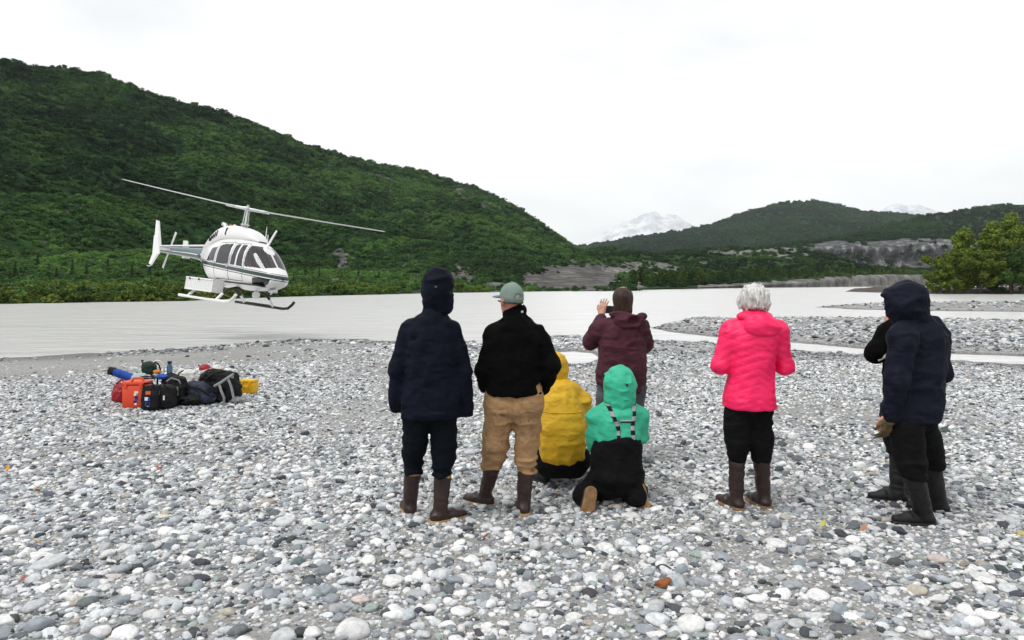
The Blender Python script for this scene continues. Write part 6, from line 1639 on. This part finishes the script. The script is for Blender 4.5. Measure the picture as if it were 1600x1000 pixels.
lf, rf = P.foot(1402, 786), P.foot(1424, 780)
T = Field(V3(-.3, -.26, .1), V3(.3, .28, 1.0), .011)
T.cone(j(1404, 640), j(1426, 640), .13, .13, .04).limb([j(1402, 655), j(1404, 715), V3(lf[0], lf[1], .14)], [.12, .09, .078], .03).limb([j(1428, 655), j(1428, 715), V3(rf[0], rf[1], .14)], [.12, .09, .078], .03).plane((0, 0, .36), (0, 0, -1)).fold(.010, (6, 6, 12), 5.); T.mesh('trousers', C_BLACK, P.o)
boot(P, lf, 1.25, .43, M_BOOTK, M_BOOTK, False, fat=1.12, knee=j(1404, 715)); boot(P, rf, .9, .43, M_BOOTK, M_BOOTK, False, fat=1.12, knee=j(1428, 715))
body(P, hc, .5, j(1414, 496), j(1415, 545), j(1415, 640), [(j(1394, 518), j(1369, 552), j(1394, 510, .20), (.3, .2, 1), (.5, .6, 0), 1), (j(1436, 518), j(1446, 565, .05), j(1428, 530, .25), (-.3, .3, 1), (-.5, .6, 0), -1)], [(j(1402, 655), j(1404, 715), V3(lf[0], lf[1], .2)), (j(1428, 655), j(1428, 715), V3(rf[0], rf[1], .2))], M_SKIN2)
q = Field(hc - .2, hc + .2, .008); q.ell(hc + V3(0, -.02, .03), (.09, .102, .096), .02).ell(hc + V3(0, -.035, -.03), (.082, .08, .08), .03).plane(hc + V3(0, .06, 0), (0, 1, -.5)).fold(.006, (20, 20, 8), 3.); q.mesh('hair', M_BROWNHAIR, P.o)
# ================================================================== THE PILE OF GEAR
GRP = 'gear piled on the gravel'
def gear(name, px, py, label, cat, dz=0.0, rz=0.0):
    """empty for one bag: px, py = its foot on the gravel; dz lifts things that lie on others"""
    x, y, _ = at(px, py); g = float(ground(np.array([x]), np.array([y]))[0])
    o = empty(name, (x, y, g + 0.01 + dz), (0, 0, rz)); tag(o, label, cat, GRP); return o
def soft(o, name, w, d, h, mat, seed, fold=.012, ex=3.0, top=.8, parts=None, vox=.0105, slump=0.0):
    F = Field(V3(-w / 2 - .08, -d / 2 - .08, -.02), V3(w / 2 + .08, d / 2 + .08, h + .08), vox)
    F.loft([(0.0, w * .46, d * .46, 0, 0), (h * .15, w * .5, d * .5, 0, 0), (h * .6, w * .49, d * .48, slump * .5, 0), (h * .9, w * .5 * top, d * .45 * top, slump, 0), (h, w * .42 * top, d * .36 * top, slump, 0)], ex=ex, end=.05)
    if parts: parts(F)
    F.fold(fold, (9, 9, 9), seed).fold(fold * .5, (20, 20, 22), seed + 2).plane((0, 0, 0), (0, 0, -1))
    return F.mesh(name, mat, o), F
def strap(o, pts, r, mat, nm='strap'): return MB().tube([V3(*p) for p in pts], r, 6).build(nm, mat, o, True)
N_BLK = cloth('black pack cloth', (0.008, 0.008, 0.009), .75, bump=.5)
N_NAVY = cloth('slate blue duffel cloth', (0.030, 0.034, 0.055), .7, bump=.5)
N_RED = cloth('red dry bag', (0.30, 0.016, 0.022), .45, bump=.4)
N_ORG = plain('orange-red hard plastic', (0.72, 0.075, 0.028), .42, var=.06)
N_YEL = plain('yellow hard plastic', (0.72, 0.42, 0.01), .4, var=.08)
N_BLU = cloth('blue foam pad cloth', (0.012, 0.06, 0.32), .6, bump=.3)
N_DKG = cloth('dark green stuff sack', (0.012, 0.028, 0.02), .7, bump=.4)
N_TEAL = cloth('pale teal sack', (0.34, 0.46, 0.43), .7, bump=.4)
N_WHT = cloth('white sack', (0.68, 0.67, 0.65), .8, bump=.5)
N_GRY = cloth('grey webbing', (0.26, 0.26, 0.27), .85)
N_ORA = cloth('orange cloth', (0.6, 0.22, 0.03), .7)
STK = [plain('%s sticker' % n, c, .4) for n, c in (('white', (.78, .78, .76)), ('black', (.01, .01, .012)), ('blue', (.02, .06, .4)), ('teal', (.03, .4, .33)), ('red-orange', (.7, .12, .03)))]
def sticker(o, c, w, h, k): return MB().box(c, (w, .003, h), bev=.001).build('sticker', STK[k], o)

o = gear('hard_box', 208, 640, 'orange-red hard plastic box with white and blue stickers, front left of the gear', 'box', rz=.06)
b = MB().box((0, .13, .155), (.31, .25, .31), bev=.025).build('box_shell', N_ORG, o, True)
MB().box((0, .13, .335), (.318, .258, .05), bev=.018).build('lid', N_ORG, o, True)
strap(o, [(-.03, .02, .36), (0, .02, .405), (.10, .03, .405), (.13, .03, .36)], .016, N_ORG, 'handle')
for z, k, w in ((.215, 0, .05), (.185, 0, .035), (.15, 1, .045), (.12, 2, .05), (.085, 1, .04), (.06, 0, .03)): sticker(b, (.035 + .012 * math.sin(z * 60), .0035, z), w, .032, k)
for x in (-.1, .1): MB().box((x, -.0, .30), (.035, .014, .05), bev=.004).build('latch', N_ORG, b)
o = gear('dry_bag', 190, 629, 'round red dry bag behind the orange-red hard box', 'bag'); soft(o, 'bag_body', .24, .26, .26, N_RED, 2.2, ex=2.2)
strap(o, [(-.08, 0, .25), (0, 0, .31), (.08, 0, .25)], .016, N_RED, 'roll_top')
o = gear('sleeping_pad', 193, 626, 'blue rolled sleeping pad with a black end lying on the red dry bag', 'pad', .27)
F = Field(V3(-.22, -.12, -.08), V3(.22, .12, .24), .009); F.cone((-.13, 0, .13), (.13, 0, .04), .058, .060, .01).fold(.005, (12, 12, 12), 3.); F.mesh('pad_roll', N_BLU, o)
MB().tube([(-.205, 0, .155), (-.13, 0, .13)], [.052, .063], 14).build('end_cap', N_BLK, o, True)
o = gear('duffel_bag', 238, 641, 'black bag with red and blue stickers beside the orange-red box', 'bag'); bb, F = soft(o, 'bag_body', .23, .26, .33, N_BLK, 5.1, .010, 4.0, .9)
for x, z, k, w in ((.01, .24, 4, .065), (-.01, .16, 0, .05), (.02, .155, 2, .03), (0, .09, 2, .06), (.005, .085, 0, .03)): sticker(bb, (x, -.135, z), w, .045, k)
strap(o, [(-.07, -.09, .30), (-.06, -.10, .36), (.05, -.10, .37), (.07, -.09, .30)], .012, N_BLK, 'handle')
o = gear('duffel_bag', 260, 639, 'black bag with teal and white patches, second from the orange-red box', 'bag'); bb, F = soft(o, 'bag_body', .25, .26, .31, N_BLK, 8.1, .012, 3.6, .9)
sticker(bb, (-.05, -.137, .23), .05, .05, 3); sticker(bb, (.03, -.137, .16), .022, .06, 0)
strap(o, [(-.08, -.1, .28), (0, -.12, .35), (.08, -.1, .28)], .011, N_BLK, 'handle')
o = gear('stuff_sack', 233, 624, 'dark green stuffed sack on top of the pile, left', 'bag', .36); soft(o, 'sack_body', .21, .18, .18, N_DKG, 1.1, .014, 2.0); strap(o, [(-.08, -.02, .16), (-.10, -.02, .20), (-.07, -.02, .20)], .012, N_DKG, 'drawstring')
o = gear('carry_sack', 219, 627, 'pale teal soft sack between the blue pad and the dark green sack', 'bag', .24); soft(o, 'sack_body', .24, .18, .15, N_TEAL, 6.1, .016, 2.2)
o = gear('gear_hoop', 246, 622, 'white and black hoop standing beside the dark green sack', 'hoop', .26)
MB().tube([(.10 * math.cos(t), 0, .15 + .13 * math.sin(t)) for t in np.linspace(0, 2 * PI, 24, endpoint=False)], .013, 8, closed=True).build('outer_ring', N_WHT, o, True)
MB().tube([(.075 * math.cos(t) - .02, -.03, .15 + .105 * math.sin(t)) for t in np.linspace(0, 2 * PI, 24, endpoint=False)], .012, 8, closed=True).build('inner_ring', N_BLK, o, True)
MB().tube([(0, 0, .03), (0, 0, -.16)], .014, 8).build('shaft', N_BLK, o, True)
o = gear('crumpled_cloth', 253, 627, 'crumpled bright blue cloth lying over the black bags', 'cloth', .30); soft(o, 'cloth_body', .20, .14, .08, N_BLU, 3.9, .016, 2.2)
o = gear('cloth_bundle', 245, 625, 'small orange cloth bundle wedged under the hoop', 'cloth', .36); soft(o, 'cloth_body', .12, .10, .08, N_ORA, 7.9, .012, 2.2)
o = gear('water_bottle', 265, 622, 'tall steel blue bottle standing in the middle of the gear', 'bottle', .26)
MB().tube([(0, 0, 0), (0, 0, .20), (0, 0, .225), (0, 0, .24)], [.04, .04, .025, .025], 16).build('bottle_body', plain('steel blue bottle', (.05, .13, .22), .3, metal=.3), o, True); MB().tube([(0, 0, .24), (0, 0, .275)], .03, 14).build('bottle_cap', M_BLACK, o, True)
o = gear('camera_bag', 277, 633, 'black camera bag with a grey panel in the middle of the gear', 'bag'); bb, F = soft(o, 'bag_body', .28, .26, .40, N_BLK, 4.4, .014, 2.8)
MB().box((.03, -.138, .20), (.09, .02, .12), bev=.008).build('pocket', N_GRY, bb); strap(o, [(-.1, -.1, .33), (-.02, -.13, .38), (.06, -.1, .35), (.12, -.05, .2)], .012, N_GRY)
o = gear('carry_sack', 296, 624, 'white rumpled sack behind the slate blue duffel', 'bag', .16); soft(o, 'sack_body', .26, .2, .26, N_WHT, 9.1, .02, 2.2)
o = gear('carry_sack', 284, 622, 'small white and black speckled pouch at the back of the gear', 'bag', .25); soft(o, 'sack_body', .14, .14, .18, N_WHT, 2.1, .02, 2.2); strap(o, [(-.05, -.07, .05), (.0, -.085, .12), (.06, -.07, .16)], .010, N_BLK)
o = gear('slumped_duffel', 312, 631, 'slumped slate blue duffel with folds, front of the gear', 'bag', rz=-.1); bb, F = soft(o, 'bag_body', .46, .34, .30, N_NAVY, 3.3, .026, 2.2, .7, slump=-.06)
strap(o, [(-.2, -.12, .20), (-.05, -.17, .26), (.1, -.15, .22), (.2, -.1, .12)], .014, N_BLK); strap(o, [(-.22, -.12, .04), (-.1, -.185, .10), (.05, -.18, .05)], .018, N_NAVY)
o = gear('backpack', 347, 628, 'large black backpack with grey shoulder straps lying at the right end of the gear', 'backpack', rz=.08)
bb, F = soft(o, 'pack_body', .48, .34, .42, N_BLK, 6.6, .022, 2.6, .85, parts=lambda F: (F.ell((.16, -.06, .16), (.12, .14, .16), .05), F.ell((-.12, 0, .36), (.14, .12, .10), .05)))
for pts in ([(.02, -.2, .28), (.06, -.235, .18), (.10, -.235, .08), (.09, -.22, .0)], [(.14, -.19, .34), (.19, -.22, .24), (.22, -.22, .1), (.25, -.2, .0)], [(-.05, -.19, .24), (.06, -.22, .30), (.14, -.2, .36), (.2, -.14, .40)]): strap(bb, pts, .019, N_GRY, 'shoulder_strap')
strap(bb, [(-.18, -.14, .34), (-.05, -.17, .42), (.1, -.13, .45)], .012, N_BLK, 'lid_strap'); MB().box((.19, -.16, .36), (.04, .02, .03), bev=.005).build('buckle', N_GRY, bb)
o = gear('rolled_mat', 335, 620, 'cream rolled mat strapped along the top of the backpack', 'mat', .29)
F = Field(V3(-.26, -.1, -.05), V3(.26, .1, .22), .010); F.cone((-.17, 0, .06), (.12, 0, .115), .036, .036, .01).fold(.004, (12, 12, 12), 1.); F.mesh('mat_roll', cloth('cream foam', (.55, .5, .42), .8), o)
o = gear('cap', 320, 619, 'small red cap lying on the very top of the gear', 'cap', .385); F = Field(V3(-.14, -.12, -.02), V3(.14, .12, .12), .008); F.ell((0, 0, .02), (.085, .08, .065), .01).ell((.08, -.02, .015), (.07, .06, .010), .01).plane((0, 0, 0), (0, 0, -1)); F.mesh('cap_body', N_RED, o)
o = gear('hard_case', 384, 617, 'yellow hard case at the right end of the gear', 'case', rz=-.15)
b = MB().box((0, .1, .085), (.225, .19, .16), bev=.018).build('case_shell', N_YEL, o, True); MB().box((0, .1, .185), (.232, .196, .045), bev=.014).build('lid', N_YEL, o, True)
for x in (-.06, .06): MB().box((x, -.004, .165), (.03, .014, .05), bev=.004).build('latch', N_YEL, b)
for x in (-.085, -.03, .03, .085): MB().box((x, .002, .08), (.014, .012, .12), bev=.003).build('rib', N_YEL, b)
strap(b, [(-.05, -.005, .10), (-.045, -.03, .115), (.045, -.03, .115), (.05, -.005, .10)], .010, N_YEL, 'handle')
o = gear('small_pouch', 371, 614, 'small olive yellow pouch against the left side of the yellow case', 'bag'); soft(o, 'pouch_body', .10, .12, .17, cloth('olive yellow cloth', (.28, .20, .02), .7), 2.7, .01, 2.6)
o = gear('water_bottle', 397, 611, 'small light blue bottle behind the yellow case', 'bottle', .0)
MB().tube([(0, 0, 0), (0, 0, .16), (0, 0, .18), (0, 0, .20)], [.03, .03, .018, .018], 14).build('bottle_body', plain('light blue bottle', (.35, .5, .75), .3), o, True); MB().tube([(0, 0, .20), (0, 0, .235)], .022, 12).build('bottle_cap', plain('blue bottle cap', (.05, .15, .5), .4), o, True)
o = gear('tripod_bag', 366, 630, 'grey flattened bag lying at the foot of the backpack', 'bag', rz=-.4); soft(o, 'bag_body', .30, .13, .10, N_GRY, 1.9, .014, 2.2)

o = gear('dark_jacket', 300, 634, 'crumpled black jacket thrown down between the camera bag and the slate duffel', 'jacket', rz=.3); soft(o, 'jacket_body', .30, .22, .16, N_BLK, 8.8, .03, 2.0, .6)
o = gear('dark_jacket', 331, 622, 'crumpled dark jacket heaped behind the slate duffel', 'jacket', .12); soft(o, 'jacket_body', .34, .24, .30, N_BLK, 4.8, .03, 2.0, .6); strap(o, [(-.1, -.1, .2), (.0, -.14, .26), (.1, -.12, .3)], .01, N_GRY)
o = gear('stuff_sack', 268, 626, 'soft black sack slumped on top of the two black bags', 'bag', .22); soft(o, 'sack_body', .26, .2, .16, N_BLK, 6.3, .024, 2.0, .7)
o = gear('strap_coil', 228, 634, 'loose black strap coil on the lid of the stickered black bag', 'strap', .33)
MB().tube([(.09 * math.cos(t), .06 * math.sin(t) + .05, .015 + .004 * t) for t in np.linspace(0, 11, 40)], .009, 6).build('coil', N_BLK, o, True)
# ================================================================== HAZE: even, thin air over the whole valley
def haze_box():
    m = bpy.data.materials.new('haze'); m.use_nodes = True; nt = m.node_tree; nt.nodes.clear()
    out = nt.nodes.new('ShaderNodeOutputMaterial'); v = nt.nodes.new('ShaderNodeVolumePrincipled')
    v.inputs['Color'].default_value = (0.92, 0.97, 1.0, 1); v.inputs['Density'].default_value = 0.00004; v.inputs['Anisotropy'].default_value = 0.0
    nt.links.new(v.outputs[0], out.inputs['Volume'])
    mb = MB().box((0, 0, 0), (1, 1, 1)); o = mb.build('haze', m)
    o.scale = (16000, 13000, 1106); o.location = (0, 3500, 548)
    tag(o, kind='stuff', label='thin even haze hanging over the whole valley', cat='haze')
haze_box()
